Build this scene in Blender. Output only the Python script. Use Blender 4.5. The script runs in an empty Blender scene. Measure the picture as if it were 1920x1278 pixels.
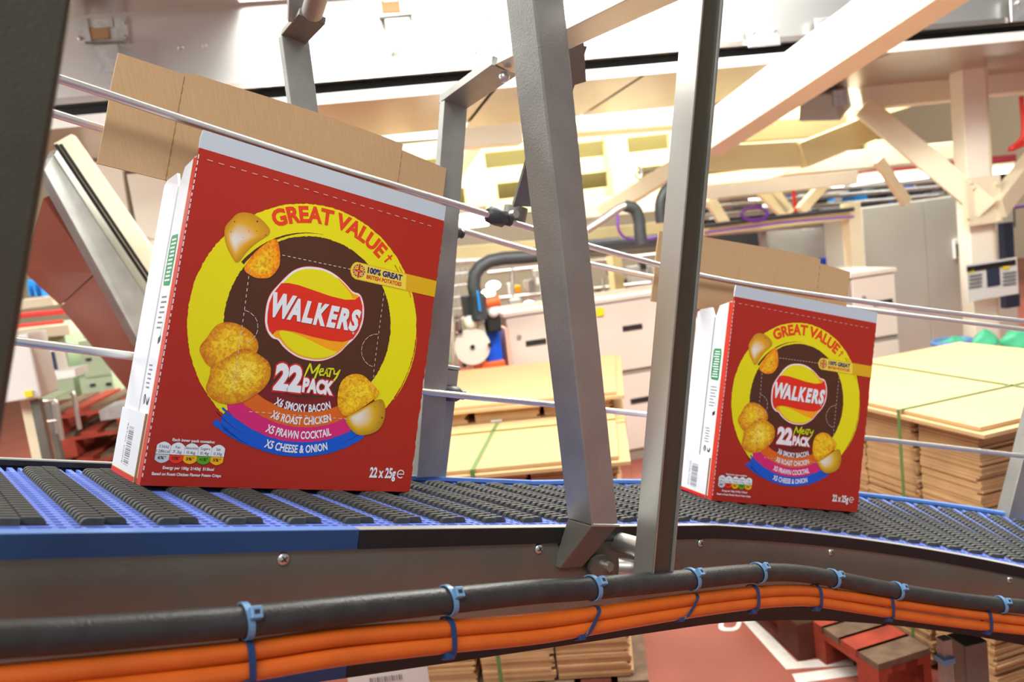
import bpy, math, random
import numpy as np
from mathutils import Vector, Matrix
from math import sin, cos, tan, pi, radians
random.seed(7)
C = bpy.context.scene.collection
SC = bpy.context.scene
# ------------------------------------------------------------------ camera
PITCH, ROLL, FPX = -0.1254690, -0.1282448, 1447.98
CAMP = np.array([0, 0, 1.60])
_F = np.array([0, cos(PITCH), sin(PITCH)]); _R = np.array([1., 0, 0]); _U = np.cross(_R, _F)
CR = cos(ROLL)*_R + sin(ROLL)*_U; CU = -sin(ROLL)*_R + cos(ROLL)*_U; CF = _F
cd = bpy.data.cameras.new('camera'); cam = bpy.data.objects.new('camera', cd); C.objects.link(cam)
cam.matrix_world = Matrix(((CR[0], CU[0], -CF[0], CAMP[0]), (CR[1], CU[1], -CF[1], CAMP[1]), (CR[2], CU[2], -CF[2], CAMP[2]), (0, 0, 0, 1)))
cd.sensor_width = 36; cd.lens = 36*FPX/1920; cd.clip_start = 0.02; cd.clip_end = 100
cd.dof.use_dof = True; cd.dof.focus_distance = 1.08; cd.dof.aperture_fstop = 5.0
SC.camera = cam
# ------------------------------------------------------------------ world, light, exposure
w = bpy.data.worlds.new('World'); SC.world = w; w.use_nodes = True
bg = w.node_tree.nodes['Background']; bg.inputs[0].default_value = (0.93, 0.95, 1.0, 1); bg.inputs[1].default_value = 0.34
SC.view_settings.view_transform = 'Standard'; SC.view_settings.look = 'None'
SC.view_settings.exposure = 0.22; SC.view_settings.gamma = 1; SC.view_settings.use_curve_mapping = False
G = radians(10.5)          # the hall's own grid is turned against the camera
BX = np.array([cos(G), sin(G), 0]); BY = np.array([-sin(G), cos(G), 0])
def H3(x, y, z): return BX*x + BY*y + np.array([0, 0, z])
def area(name, loc, target, sx, sy, power, col=(1, .995, .93)):
    l = bpy.data.lights.new(name, 'AREA'); l.shape = 'RECTANGLE'; l.size = sx; l.size_y = sy; l.energy = power; l.color = col
    o = bpy.data.objects.new(name, l); C.objects.link(o); o.location = loc
    o.rotation_euler = (Vector(target)-Vector(loc)).to_track_quat('-Z', 'Y').to_euler(); return o
area('hall_light_over_camera', (-.4, -1.3, 4.1), (0.1, 1.2, 1.2), 2.6, 1.2, 122, (1, 1, .95))
area('hall_light_left', (-3.5, 3.0, 4.5), (-2.5, 5.2, 0.6), 3.0, .5, 260)
area('hall_light_right', (3.2, 5.3, 4.6), (2.6, 4.6, 0.0), 3.0, .5, 340)
area('hall_light_aisle', (0.8, 3.0, 2.95), (1.0, 2.9, 0.0), 2.6, .3, 45)
area('fill_light_left', (-3.6, 1.9, 2.25), (-2.0, 4.6, 2.0), 1.2, .4, 48)  # added fill lamp out of view, lifts the cream uprights at the left
area('hall_light_far', (1.5, 6.6, 4.9), (1.2, 8.6, 0.0), 9.0, .8, 900)
area('hall_light_upper_near', (-.1, 1.7, 3.9), (0.0, 4.3, 2.7), 6.6, .6, 290)
# ------------------------------------------------------------------ helpers
def lin(c):
    c = c/255.0
    return c/12.92 if c <= .04045 else ((c+.055)/1.055)**2.4
def rgb(r, g, b, k=1.0): return tuple(min(.95, lin(x)*k) for x in (r, g, b)) + (1,)
MATS = {}
def mat(name, col, rough=.5, metal=0., bump=0., bscale=60., var=0., vscale=8., stretch=None, emit=0., spec=None, alpha=None, trans=0.):
    m = bpy.data.materials.new(name); m.use_nodes = True; nt = m.node_tree; b = nt.nodes['Principled BSDF']
    b.inputs['Base Color'].default_value = col; b.inputs['Roughness'].default_value = rough; b.inputs['Metallic'].default_value = metal
    if spec is not None: b.inputs['Specular IOR Level'].default_value = spec
    if trans: b.inputs['Transmission Weight'].default_value = trans
    if emit:
        b.inputs['Emission Color'].default_value = col; b.inputs['Emission Strength'].default_value = emit
    if bump or var:
        tc = nt.nodes.new('ShaderNodeTexCoord'); src = tc.outputs['Object']
        if stretch:
            mp = nt.nodes.new('ShaderNodeMapping'); mp.inputs['Scale'].default_value = stretch; nt.links.new(src, mp.inputs[0]); src = mp.outputs[0]
        if bump:
            n = nt.nodes.new('ShaderNodeTexNoise'); n.inputs['Scale'].default_value = bscale; n.inputs['Detail'].default_value = 3
            nt.links.new(src, n.inputs['Vector']); bp = nt.nodes.new('ShaderNodeBump'); bp.inputs['Strength'].default_value = bump; bp.inputs['Distance'].default_value = .002
            nt.links.new(n.outputs['Fac'], bp.inputs['Height']); nt.links.new(bp.outputs[0], b.inputs['Normal'])
        if var:
            n = nt.nodes.new('ShaderNodeTexNoise'); n.inputs['Scale'].default_value = vscale; n.inputs['Detail'].default_value = 4
            nt.links.new(src, n.inputs['Vector']); r = nt.nodes.new('ShaderNodeValToRGB')
            e = r.color_ramp.elements
            e[0].position = .3; e[1].position = .7
            e[0].color = tuple(x*(1-var) for x in col[:3]) + (1,); e[1].color = tuple(min(.97, x*(1+var*.6)) for x in col[:3]) + (1,)
            nt.links.new(n.outputs['Fac'], r.inputs[0]); nt.links.new(r.outputs[0], b.inputs['Base Color'])
    MATS[name] = m; return m
def px(py_x, y, Yh):
    """hall point seen along a photo direction at hall depth Yh"""
    d = CF + CR*(py_x-960)/FPX - CU*(y-639)/FPX
    return CAMP + d*(Yh/(d @ BY))
def pz(x, y, z):
    d = CF + CR*(x-960)/FPX - CU*(y-639)/FPX
    return CAMP + d*((z-CAMP[2])/d[2])
def pd(x, y, dep):
    d = CF + CR*(x-960)/FPX - CU*(y-639)/FPX
    return CAMP + d*dep
def props(o, label=None, cat=None, group=None, kind=None):
    for k, v in (('label', label), ('category', cat), ('group', group), ('kind', kind)):
        if v: o[k] = v
    return o
def T(name, loc, label=None, cat=None, group=None, kind=None):
    o = bpy.data.objects.new(name, None); o.empty_display_size = .05; C.objects.link(o); o.location = Vector(loc)
    return props(o, label, cat, group, kind)
def wloc(p):
    v = Vector((0, 0, 0))
    while p: v += p.location; p = p.parent
    return v
class MB:
    def __init__(s): s.V = []; s.F = []; s.MI = []; s.S = []
    def add(s, V, F, mi=0, sm=False):
        n = len(s.V); s.V += [tuple(map(float, v)) for v in V]; s.F += [tuple(i+n for i in f) for f in F]; s.MI += [mi]*len(F); s.S += [sm]*len(F); return s
    def hexa(s, b, t, mi=0):   # b,t : 4 bottom pts, 4 top pts (same winding)
        return s.add(list(b)+list(t), [(3, 2, 1, 0), (4, 5, 6, 7), (0, 1, 5, 4), (1, 2, 6, 5), (2, 3, 7, 6), (3, 0, 4, 7)], mi)
    def box(s, o, a, b, c, mi=0):  # corner and three edge vectors
        o, a, b, c = map(np.array, (o, a, b, c)); return s.hexa([o, o+a, o+a+b, o+b], [o+c, o+a+c, o+a+b+c, o+b+c], mi)
    def hbox(s, x0, x1, y0, y1, z0, z1, mi=0):  # aligned to the hall
        return s.box(H3(x0, y0, z0), BX*(x1-x0), BY*(y1-y0), np.array([0, 0, z1-z0]), mi)
    def beam(s, p, q, w_, h_, up=(0, 0, 1), mi=0, ch=0):
        p, q = np.array(p, float), np.array(q, float); d = q-p; d /= np.linalg.norm(d); a = np.cross(d, up); a /= np.linalg.norm(a); u = np.cross(a, d)
        a, u = a*w_/2, u*h_/2
        if ch:
            k = 1-ch; pr = [(-k, -1), (k, -1), (1, -k), (1, k), (k, 1), (-k, 1), (-1, k), (-1, -k)]
        else: pr = [(-1, -1), (1, -1), (1, 1), (-1, 1)]
        n = len(pr); V = [p+a*i+u*j for i, j in pr]+[q+a*i+u*j for i, j in pr]
        return s.add(V, [(i, (i+1) % n, (i+1) % n+n, i+n) for i in range(n)]+[tuple(range(n))[::-1], tuple(range(n, 2*n))], mi)
    def tube(s, pts, r, n=12, mi=0, caps=True, closed=False):
        pts = [np.array(p, float) for p in pts]; m = len(pts); V = []; up = None
        for i, p in enumerate(pts):
            if closed: d = pts[(i+1) % m]-pts[i-1]
            else: d = pts[min(i+1, m-1)]-pts[max(i-1, 0)]
            d /= np.linalg.norm(d)
            if up is None:
                up = np.array([0, 0, 1.]) if abs(d[2]) < .9 else np.array([1., 0, 0])
            a = np.cross(d, up); a /= np.linalg.norm(a); up = np.cross(a, d)
            rr = r[i] if hasattr(r, '__len__') else r
            V += [p+(a*cos(t)+up*sin(t))*rr for t in np.linspace(0, 2*pi, n, endpoint=False)]
        F = []
        for i in range(m if closed else m-1):
            j = (i+1) % m
            F += [(i*n+k, i*n+(k+1) % n, j*n+(k+1) % n, j*n+k) for k in range(n)]
        s.add(V, F, mi, True)
        if caps and not closed: s.add(V[:n], [tuple(range(n))[::-1]], mi); s.add(V[-n:], [tuple(range(n))], mi)
        return s
    def cyl(s, p, q, r, n=16, mi=0): return s.tube([p, q], r, n, mi)
    def ball(s, c, r, n=10, mi=0, sc=(1, 1, 1)):
        V = []; m = n//2+1
        for i in range(m+1):
            a = pi*i/m
            V += [(c[0]+r*sc[0]*sin(a)*cos(t), c[1]+r*sc[1]*sin(a)*sin(t), c[2]+r*sc[2]*cos(a)) for t in np.linspace(0, 2*pi, n, endpoint=False)]
        F = [(i*n+k, (i+1)*n+k, (i+1)*n+(k+1) % n, i*n+(k+1) % n) for i in range(m) for k in range(n)]
        return s.add(V, F, mi, True)
    def build(s, name, mats, parent=None, label=None, cat=None, group=None, kind=None, base=None, bevel=0, sub=0):
        V = np.array(s.V)
        if parent is not None: o0 = np.array(wloc(parent))
        elif base is not None: o0 = np.array(base, float)
        else: o0 = np.array([(V[:, 0].min()+V[:, 0].max())/2, (V[:, 1].min()+V[:, 1].max())/2, V[:, 2].min()])
        me = bpy.data.meshes.new(name); me.from_pydata([tuple(v) for v in V-o0], [], s.F)
        if not isinstance(mats, (list, tuple)): mats = [mats]
        for m in mats: me.materials.append(MATS[m] if isinstance(m, str) else m)
        me.polygons.foreach_set('material_index', s.MI); me.polygons.foreach_set('use_smooth', s.S); me.update()
        o = bpy.data.objects.new(name, me); C.objects.link(o)
        if parent is not None: o.parent = parent
        else: o.location = Vector(o0)
        if bevel:
            b = o.modifiers.new('bevel', 'BEVEL'); b.width = bevel; b.segments = 2; b.limit_method = 'ANGLE'; b.angle_limit = radians(35)
        return props(o, label, cat, group, kind)
# ------------------------------------------------------------------ materials
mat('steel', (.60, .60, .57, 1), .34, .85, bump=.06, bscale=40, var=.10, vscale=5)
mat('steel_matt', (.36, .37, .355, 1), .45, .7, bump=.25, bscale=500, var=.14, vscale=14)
mat('steel_plate', (.25, .25, .215, 1), .36, .72, bump=.10, bscale=260, var=.12, vscale=6)
mat('chrome', (.76, .76, .74, 1), .3, .9)
mat('steel_shaded', (.085, .083, .062, 1), .42, .6, bump=.2, bscale=400, var=.1, vscale=10)  # steel with shade put into its dark base colour
mat('steel_dusty', (.22, .22, .19, 1), .5, .7, bump=.2, bscale=500, var=.15, vscale=12)
mat('knob_plastic', rgb(62, 64, 68), .45)
mat('edge_blue', rgb(34, 72, 124, .85), .35, bump=.05, bscale=300, var=.08, vscale=12)
mat('edge_black', rgb(20, 21, 23), .45, bump=.12, bscale=500, var=.3, vscale=50)
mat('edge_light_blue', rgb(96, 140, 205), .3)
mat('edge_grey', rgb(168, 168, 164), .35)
mat('belt_blue', rgb(112, 136, 218), .38)
mat('belt_under', rgb(12, 18, 84), .5)
mat('pad_rubber', rgb(70, 71, 68), .6, bump=.25, bscale=900, var=.35, vscale=140)
mat('bed_dark', (.006, .006, .01, 1), .6)
mat('cable_black', rgb(46, 46, 47), .42, bump=.3, bscale=300, var=.35, vscale=40)
mat('cable_orange', rgb(206, 96, 28), .34, bump=.15, bscale=60, var=.12, vscale=20)
mat('tie_light', rgb(100, 140, 180), .35)
mat('tie_navy', rgb(26, 56, 100), .35)
mat('kraft', rgb(180, 147, 108), .75, bump=.35, bscale=30, var=.06, vscale=90, stretch=(9, 9, .4))
mat('kraft_pale', rgb(216, 176, 126, .8), .75, bump=.1, bscale=20, var=.06, vscale=4)
mat('kraft_sheet', rgb(206, 166, 118, .9), .8, var=.12, vscale=12)
mat('kraft_sheet_dark', rgb(172, 134, 92), .8, var=.2, vscale=12)
mat('kraft_edge', rgb(150, 112, 74), .8)
mat('carton_red', rgb(172, 36, 18, .95), .38, bump=.06, bscale=30, stretch=(25, 25, .5))
mat('carton_white', rgb(226, 230, 238), .34, bump=.12, bscale=30, stretch=(25, 25, .5))
mat('carton_grey', rgb(186, 197, 210), .42, bump=.15, bscale=30, stretch=(40, 40, .5))
for n_, c_ in dict(yellow=(226, 216, 0), brown=(78, 40, 20), logo_red=(218, 42, 18), logo_orange=(244, 160, 10), ink_white=(226, 229, 236), ink_red=(222, 62, 22),
                   ink_outline=(206, 32, 44), maroon=(116, 24, 26), band_orange=(214, 98, 14), band_pink=(208, 32, 112), band_blue=(0, 84, 200), gold=(214, 168, 10), gold_pale=(234, 208, 70),
                   flag_red=(196, 40, 30), flag_navy=(24, 38, 110), ink_black=(24, 22, 24), tab_grey=(196, 200, 212), tab_red=(236, 48, 16), tab_amber=(238, 172, 0), tab_green=(88, 158, 10), lime=(214, 220, 20),
                   ink_grey=(120, 122, 126), green_label=(30, 140, 82), score=(206, 196, 190), score_dark=(40, 20, 12), red_side=(196, 48, 34)).items():
    mat('print_'+n_, rgb(*c_), .38)
def skin_mat(name, bumpy):
    m = bpy.data.materials.new(name); m.use_nodes = True; nt = m.node_tree; b = nt.nodes['Principled BSDF']; b.inputs['Roughness'].default_value = .38
    a = nt.nodes.new('ShaderNodeVertexColor'); a.layer_name = 'Col'
    tc = nt.nodes.new('ShaderNodeTexCoord'); n = nt.nodes.new('ShaderNodeTexNoise'); n.inputs['Scale'].default_value = 150 if bumpy else 30; n.inputs['Detail'].default_value = 5
    n.inputs['Distortion'].default_value = 1.2 if bumpy else .2
    nt.links.new(tc.outputs['Object'], n.inputs['Vector']); r = nt.nodes.new('ShaderNodeValToRGB'); e = r.color_ramp.elements
    if bumpy: e[0].position = .36; e[1].position = .62; e[0].color = (.80, .50, .12, 1); e[1].color = (1.1, 1.1, .9, 1)
    else: e[0].position = .2; e[1].position = .8; e[0].color = (.88, .85, .8, 1); e[1].color = (1, 1, 1, 1)
    nt.links.new(n.outputs['Fac'], r.inputs[0]); mx = nt.nodes.new('ShaderNodeMix'); mx.data_type = 'RGBA'; mx.blend_type = 'MULTIPLY'; mx.inputs[0].default_value = 1
    nt.links.new(a.outputs[0], mx.inputs[6]); nt.links.new(r.outputs[0], mx.inputs[7]); nt.links.new(mx.outputs[2], b.inputs['Base Color']); MATS[name] = m
skin_mat('print_crisp', True); skin_mat('print_potato', False)
# ------------------------------------------------------------------ conveyor geometry (fit units, 1 unit = 1.27 m)
SU = 1.27
HD, SL, T0, RAD, SL2 = 0.6870132, 0.3237648, 0.6029624, 1.1233332, 0.3048292
P0 = np.array([-.36372905, .70819606, -.17984305])
def path(t, o=0., h=0.):
    a = min(t, T0); b = max(t-T0, 0); th = HD-b/RAD
    p = np.array([a*cos(HD)+RAD*(sin(HD)-sin(th)), a*sin(HD)+RAD*(cos(th)-cos(HD)), -tan(SL)*a-tan(SL2)*b])
    k = min(1, max(0, (t-T0+.05)/.1)); s = SL*(1-k)+SL2*k
    v = np.array([-sin(th), cos(th), 0]); u = np.array([cos(s)*cos(th), cos(s)*sin(th), -sin(s)]); n = np.cross(u, v)
    return (P0+p+v*o+n*h)*SU+CAMP, u, v, n
def PP(t, o=0., h=0.): return path(t, o, h)[0]
def proj(P):
    d = P-CAMP; z = d @ CF; return 960+FPX*(d @ CR)/z, 639-FPX*(d @ CU)/z
def on_side(x, y, o, t=.2, h=-.06):
    for _ in range(25):
        a = np.array(proj(PP(t, o, h))); r = np.array([x, y])-a
        if abs(r).max() < .05: break
        j1 = (np.array(proj(PP(t+1e-4, o, h)))-a)/1e-4; j2 = (np.array(proj(PP(t, o, h+1e-4)))-a)/1e-4
        d = np.linalg.solve(np.stack([j1, j2], 1), r); d = np.clip(d, -.12, .12); t += d[0]; h += d[1]
    return t, h
def sweep(mb, prof, t0, t1, step=.03, mi=0):
    n = max(2, int((t1-t0)/step)+1); k = len(prof); V = []
    for i in range(n):
        t = t0+(t1-t0)*i/(n-1); V += [PP(t, o, h) for o, h in prof]
    F = [(i*k+j, i*k+(j+1) % k, (i+1)*k+(j+1) % k, (i+1)*k+j) for i in range(n-1) for j in range(k)]
    F += [tuple(range(k))[::-1], tuple(range((n-1)*k, n*k))]
    return mb.add(V, F, mi)
TA, TB = -.34, 1.95
ON, OF = -.197, .145
cv = T('conveyor', PP(.2, 0, -.14), 'sloping stainless conveyor frame with curved far end and blue and black edge strips', 'conveyor')
tb = on_side(672, 1010, ON)[0]
def edge_prof(o, s, lip=.013, top=-.0035, bot=-.0194, th=.003):   # L shaped cap strip
    return [(o, bot), (o, top), (o+s*lip, top), (o+s*lip, top-th), (o+s*th, top-th), (o+s*th, bot)]
m = MB(); sweep(m, edge_prof(ON, 1), TA, tb); m.build('edge_strip', 'edge_blue', cv, 'blue plastic edge strip')
m = MB(); sweep(m, edge_prof(ON, 1), tb+.0006, TB); m.build('edge_strip', 'edge_black', cv, 'black plastic edge strip')
m = MB(); sweep(m, [(ON+.0005, -.0034), (ON+.0005, -.0028), (ON+.0125, -.0028), (ON+.0125, -.0034)], TA, tb); m.build('sheen_lip', 'edge_light_blue', cv, 'pale blue top lip with sheen in its colour')  # pale colour stands in for grazing sheen on the strip
m = MB(); sweep(m, [(ON+.0005, -.0034), (ON+.0005, -.0028), (ON+.0125, -.0028), (ON+.0125, -.0034)], tb+.0006, TB); m.build('sheen_lip', 'edge_grey', cv, 'dusty grey top lip with sheen in its colour')  # grey mixes dust with grazing sheen on the black strip
m = MB(); sweep(m, [(ON+.0035, -.105), (ON+.0035, -.0045), (ON+.006, -.0045), (ON+.006, -.105)], TA, TB); m.build('side_plate', 'steel_plate', cv)
tbl = on_side(649, 1262, ON, .1, -.12)[0]
lp = [(ON, -.1262), (ON, -.1085), (ON+.014, -.1085), (ON+.014, -.111), (ON+.003, -.111), (ON+.003, -.1262)]
m = MB(); sweep(m, lp, TA, tbl); m.build('lower_strip', 'edge_blue', cv, 'blue lower return guide strip')
m = MB(); sweep(m, lp, tbl+.0006, TB); m.build('lower_strip', 'edge_black', cv, 'black lower return guide strip')
m = MB(); sweep(m, [(OF, -.105), (OF, -.004), (OF-.003, -.004), (OF-.003, -.105)], TA, TB); m.build('side_plate', 'steel_plate', cv)
tf = .02
fp = [(OF+.004, -.019), (OF+.004, .0012), (OF-.006, .0012), (OF-.006, -.004), (OF-.003, -.0042), (OF-.003, -.019)]
m = MB(); sweep(m, fp, TA, tf); m.build('edge_strip', 'edge_black', cv, 'black far edge strip')
m = MB(); sweep(m, [(OF+.005, .0013), (OF+.005, .0026), (OF-.0045, .0026), (OF-.0045, .0013)], TA, tf); m.build('cap_rail', 'edge_grey', cv)
m = MB(); sweep(m, fp, tf+.0006, TB); m.build('edge_strip', 'edge_light_blue', cv, 'pale blue far edge strip')
m = MB(); sweep(m, [(OF, -.1262), (OF, -.1085), (OF-.003, -.1085), (OF-.003, -.1262)], TA, TB); m.build('lower_strip', 'edge_black', cv)
m = MB(); sweep(m, [(ON+.007, -.0135), (ON+.007, -.011), (OF-.004, -.011), (OF-.004, -.0135)], TA, TB, .06); m.build('slide_bed', 'bed_dark', cv)
for t in np.arange(TA+.08, TB, .3):
    P_, u_, v_, n_ = path(t, ON+.006, -.100)
    MB().box(P_-u_*.02, u_*.04, v_*(OF-ON-.01)*SU, n_*.022).build('cross_member', 'steel_plate', cv)
for t in (.02, .5, .98):       # square hanger blocks between plate and lower strip
    P_, u_, v_, n_ = path(t, ON+.004, -.126)
    MB().box(P_-u_*.02, u_*.04, v_*.02, n_*.035).build('spacer_block', 'edge_black', cv)
for x, y in ((531, 1047), (1010, 1028), (1313, 1017), (1558, 1034), (1893, 1086)):
    t, h = on_side(x, y, ON+.003); P_, u_, v_, n_ = path(t, ON+.003, h); r = .0066
    s_ = MB()
    prof = [(0, r), (.0012, r), (.0026, r*.75), (.0032, r*.35), (.0033, 0.0001)]; k = 14; V = []
    for d, rr in prof: V += [P_-v_*d+(u_*cos(a)+n_*sin(a))*rr for a in np.linspace(0, 2*pi, k, endpoint=False)]
    s_.add(V, [(i*k+j, i*k+(j+1) % k, (i+1)*k+(j+1) % k, (i+1)*k+j) for i in range(4) for j in range(k)], 0, True)
    sc = s_.build('screw', 'chrome', cv)
    x_ = MB()
    for e in (.7, .7+pi/2):
        a = u_*cos(e)+n_*sin(e); b = -u_*sin(e)+n_*cos(e); x_.box(P_-v_*.0030-a*r*.55-b*.0006, a*r*1.1, b*.0012, -v_*.0005)
    x_.build('cross_slot', 'bed_dark', sc)
# ------------------------------------------------------------------ belt
belt = T('conveyor_belt', PP(.2, 0, -.01), 'blue modular plastic belt with rows of black rubber grip pads', 'conveyor belt')
BP, BH = .0500, -.0054
TS = -.0765-BP*5
rows = [-.158+.0101*i for i in range(27)]
m = MB()
for o in rows:
    if o < OF-.012: sweep(m, [(o-.0049, BH-.005), (o-.0049, BH), (o-.0016, BH), (o-.0016, BH-.005)], TA, TB, .04)
for side in (ON+.0155, rows[0]-.0135):
    sweep(m, [(side, BH-.005), (side, BH), (side+.0028, BH), (side+.0028, BH-.005)], TA, TB, .04)
def TK(k):   # the links close up where the belt bends
    t = TS+k*BP
    return t if t < T0 else T0+(t-T0)*.86
nmod = int((TB-TS)/BP/.9)
def tbar(t, wd, o0, o1, h0, h1):
    a = [PP(t, o0, h0), PP(t+wd, o0, h0), PP(t+wd, o1, h0), PP(t, o1, h0)]; b = [PP(t, o0, h1), PP(t+wd, o0, h1), PP(t+wd, o1, h1), PP(t, o1, h1)]; m.hexa(a, b)
for k in range(-1, nmod):
    t = TK(k)
    for dt, wd in ((.0005, .003), (.0155, .003), (.0330, .0035), (.0415, .0045)):
        if TA < t+dt < TB-.01: tbar(t+dt, wd, ON+.014, OF-.008, BH-.0055, BH-.0004)
m.build('belt_lattice', 'belt_blue', belt, kind='stuff')
m = MB(); sweep(m, [(ON+.012, BH-.0063), (ON+.012, BH-.0056), (OF-.006, BH-.0056), (OF-.006, BH-.0063)], TA, TB, .05); m.build('belt_underside', 'belt_under', belt)
def pad_pts(t, o, rise, L=.0156, w_=.0051):
    # rounded on its outer end, flush where it meets its neighbour
    H_ = -BH
    if rise: pr = [(0, 0), (.04*L, .45*H_), (.13*L, .82*H_), (.28*L, H_), (L, H_), (L, 0)]
    else: pr = [(0, 0), (0, H_), (.72*L, H_), (.87*L, .82*H_), (.96*L, .45*H_), (L, 0)]
    P_, u_, v_, n_ = path(t, o, BH)
    n = len(pr); V = [(u_*a+n_*b-v_*w_/2)*SU for a, b in pr]+[(u_*a+n_*b+v_*w_/2)*SU for a, b in pr]
    F = [(i, (i+1) % n, (i+1) % n+n, i+n) for i in range(n-1)]+[tuple(range(n))[::-1], tuple(range(n, 2*n))]
    return P_, V, F
pads = []
for k in range(-1, nmod):
    for o in rows:
        for j in (0, 1):
            t = TK(k)+j*.0162; oo = o+(.005 if j else 0)
            if t > TB-.03 or t < TA or oo > OF-.016: continue
            P_ = PP(t, oo, 0); x, y = proj(P_); z = (P_-CAMP) @ CF
            vis = 1 if (z > .05 and -20 < x < 1930 and 860 < y < 1290) else 0
            if 262 < x < 772 and vis and oo > -.005: vis = 0
            pads.append((0 if vis else 1, z, t, oo, j))
pads.sort(); shared = {}
pile = MB()
for i, (nv, z, t, oo, j) in enumerate(pads):
    P_, V, F = pad_pts(t, oo, j == 0)
    if i < 300 and t < T0-.06:
        if j not in shared:
            me = bpy.data.meshes.new('grip_pad'); me.from_pydata([tuple(v) for v in V], [], F); me.materials.append(MATS['pad_rubber']); shared[j] = me
        o_ = bpy.data.objects.new('grip_pad', shared[j]); C.objects.link(o_); o_.parent = belt; o_.location = Vector(P_)-belt.location
    else: pile.add([P_+v for v in V], F)
pile.build('grip_pads_far', 'pad_rubber', belt, kind='stuff')
# ------------------------------------------------------------------ lettering
_tc = {}
def glyphs(s, off=0.0, shear=0.0, spacing=1.0):
    key = (s, off, shear, spacing)
    if key not in _tc:
        c = bpy.data.curves.new('lettering', 'FONT'); c.body = s; c.size = 1; c.offset = off; c.shear = shear; c.space_character = spacing; c.resolution_u = 3
        o = bpy.data.objects.new('lettering', c); C.objects.link(o); me = bpy.data.meshes.new_from_object(o)
        V = [(v.co.x, v.co.y) for v in me.vertices]; F = [tuple(p.vertices) for p in me.polygons]
        bpy.data.objects.remove(o); bpy.data.meshes.remove(me); bpy.data.curves.remove(c); _tc[key] = (V, F)
    return _tc[key]
def text2d(s, x0, x1, y0, y1, off=0., shear=0., spacing=1., pad=None):
    """glyph outlines fitted to a rectangle; y0 base line, y1 cap height"""
    V, F = glyphs(s, off, shear, spacing); V0 = glyphs(s, 0 if pad is None else pad, shear, spacing)[0]
    a, b = min(v[0] for v in V0), max(v[0] for v in V0); cap = .70
    return [(x0+(x-a)/(b-a)*(x1-x0), y0+y/cap*(y1-y0)) for x, y in V], F
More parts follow.
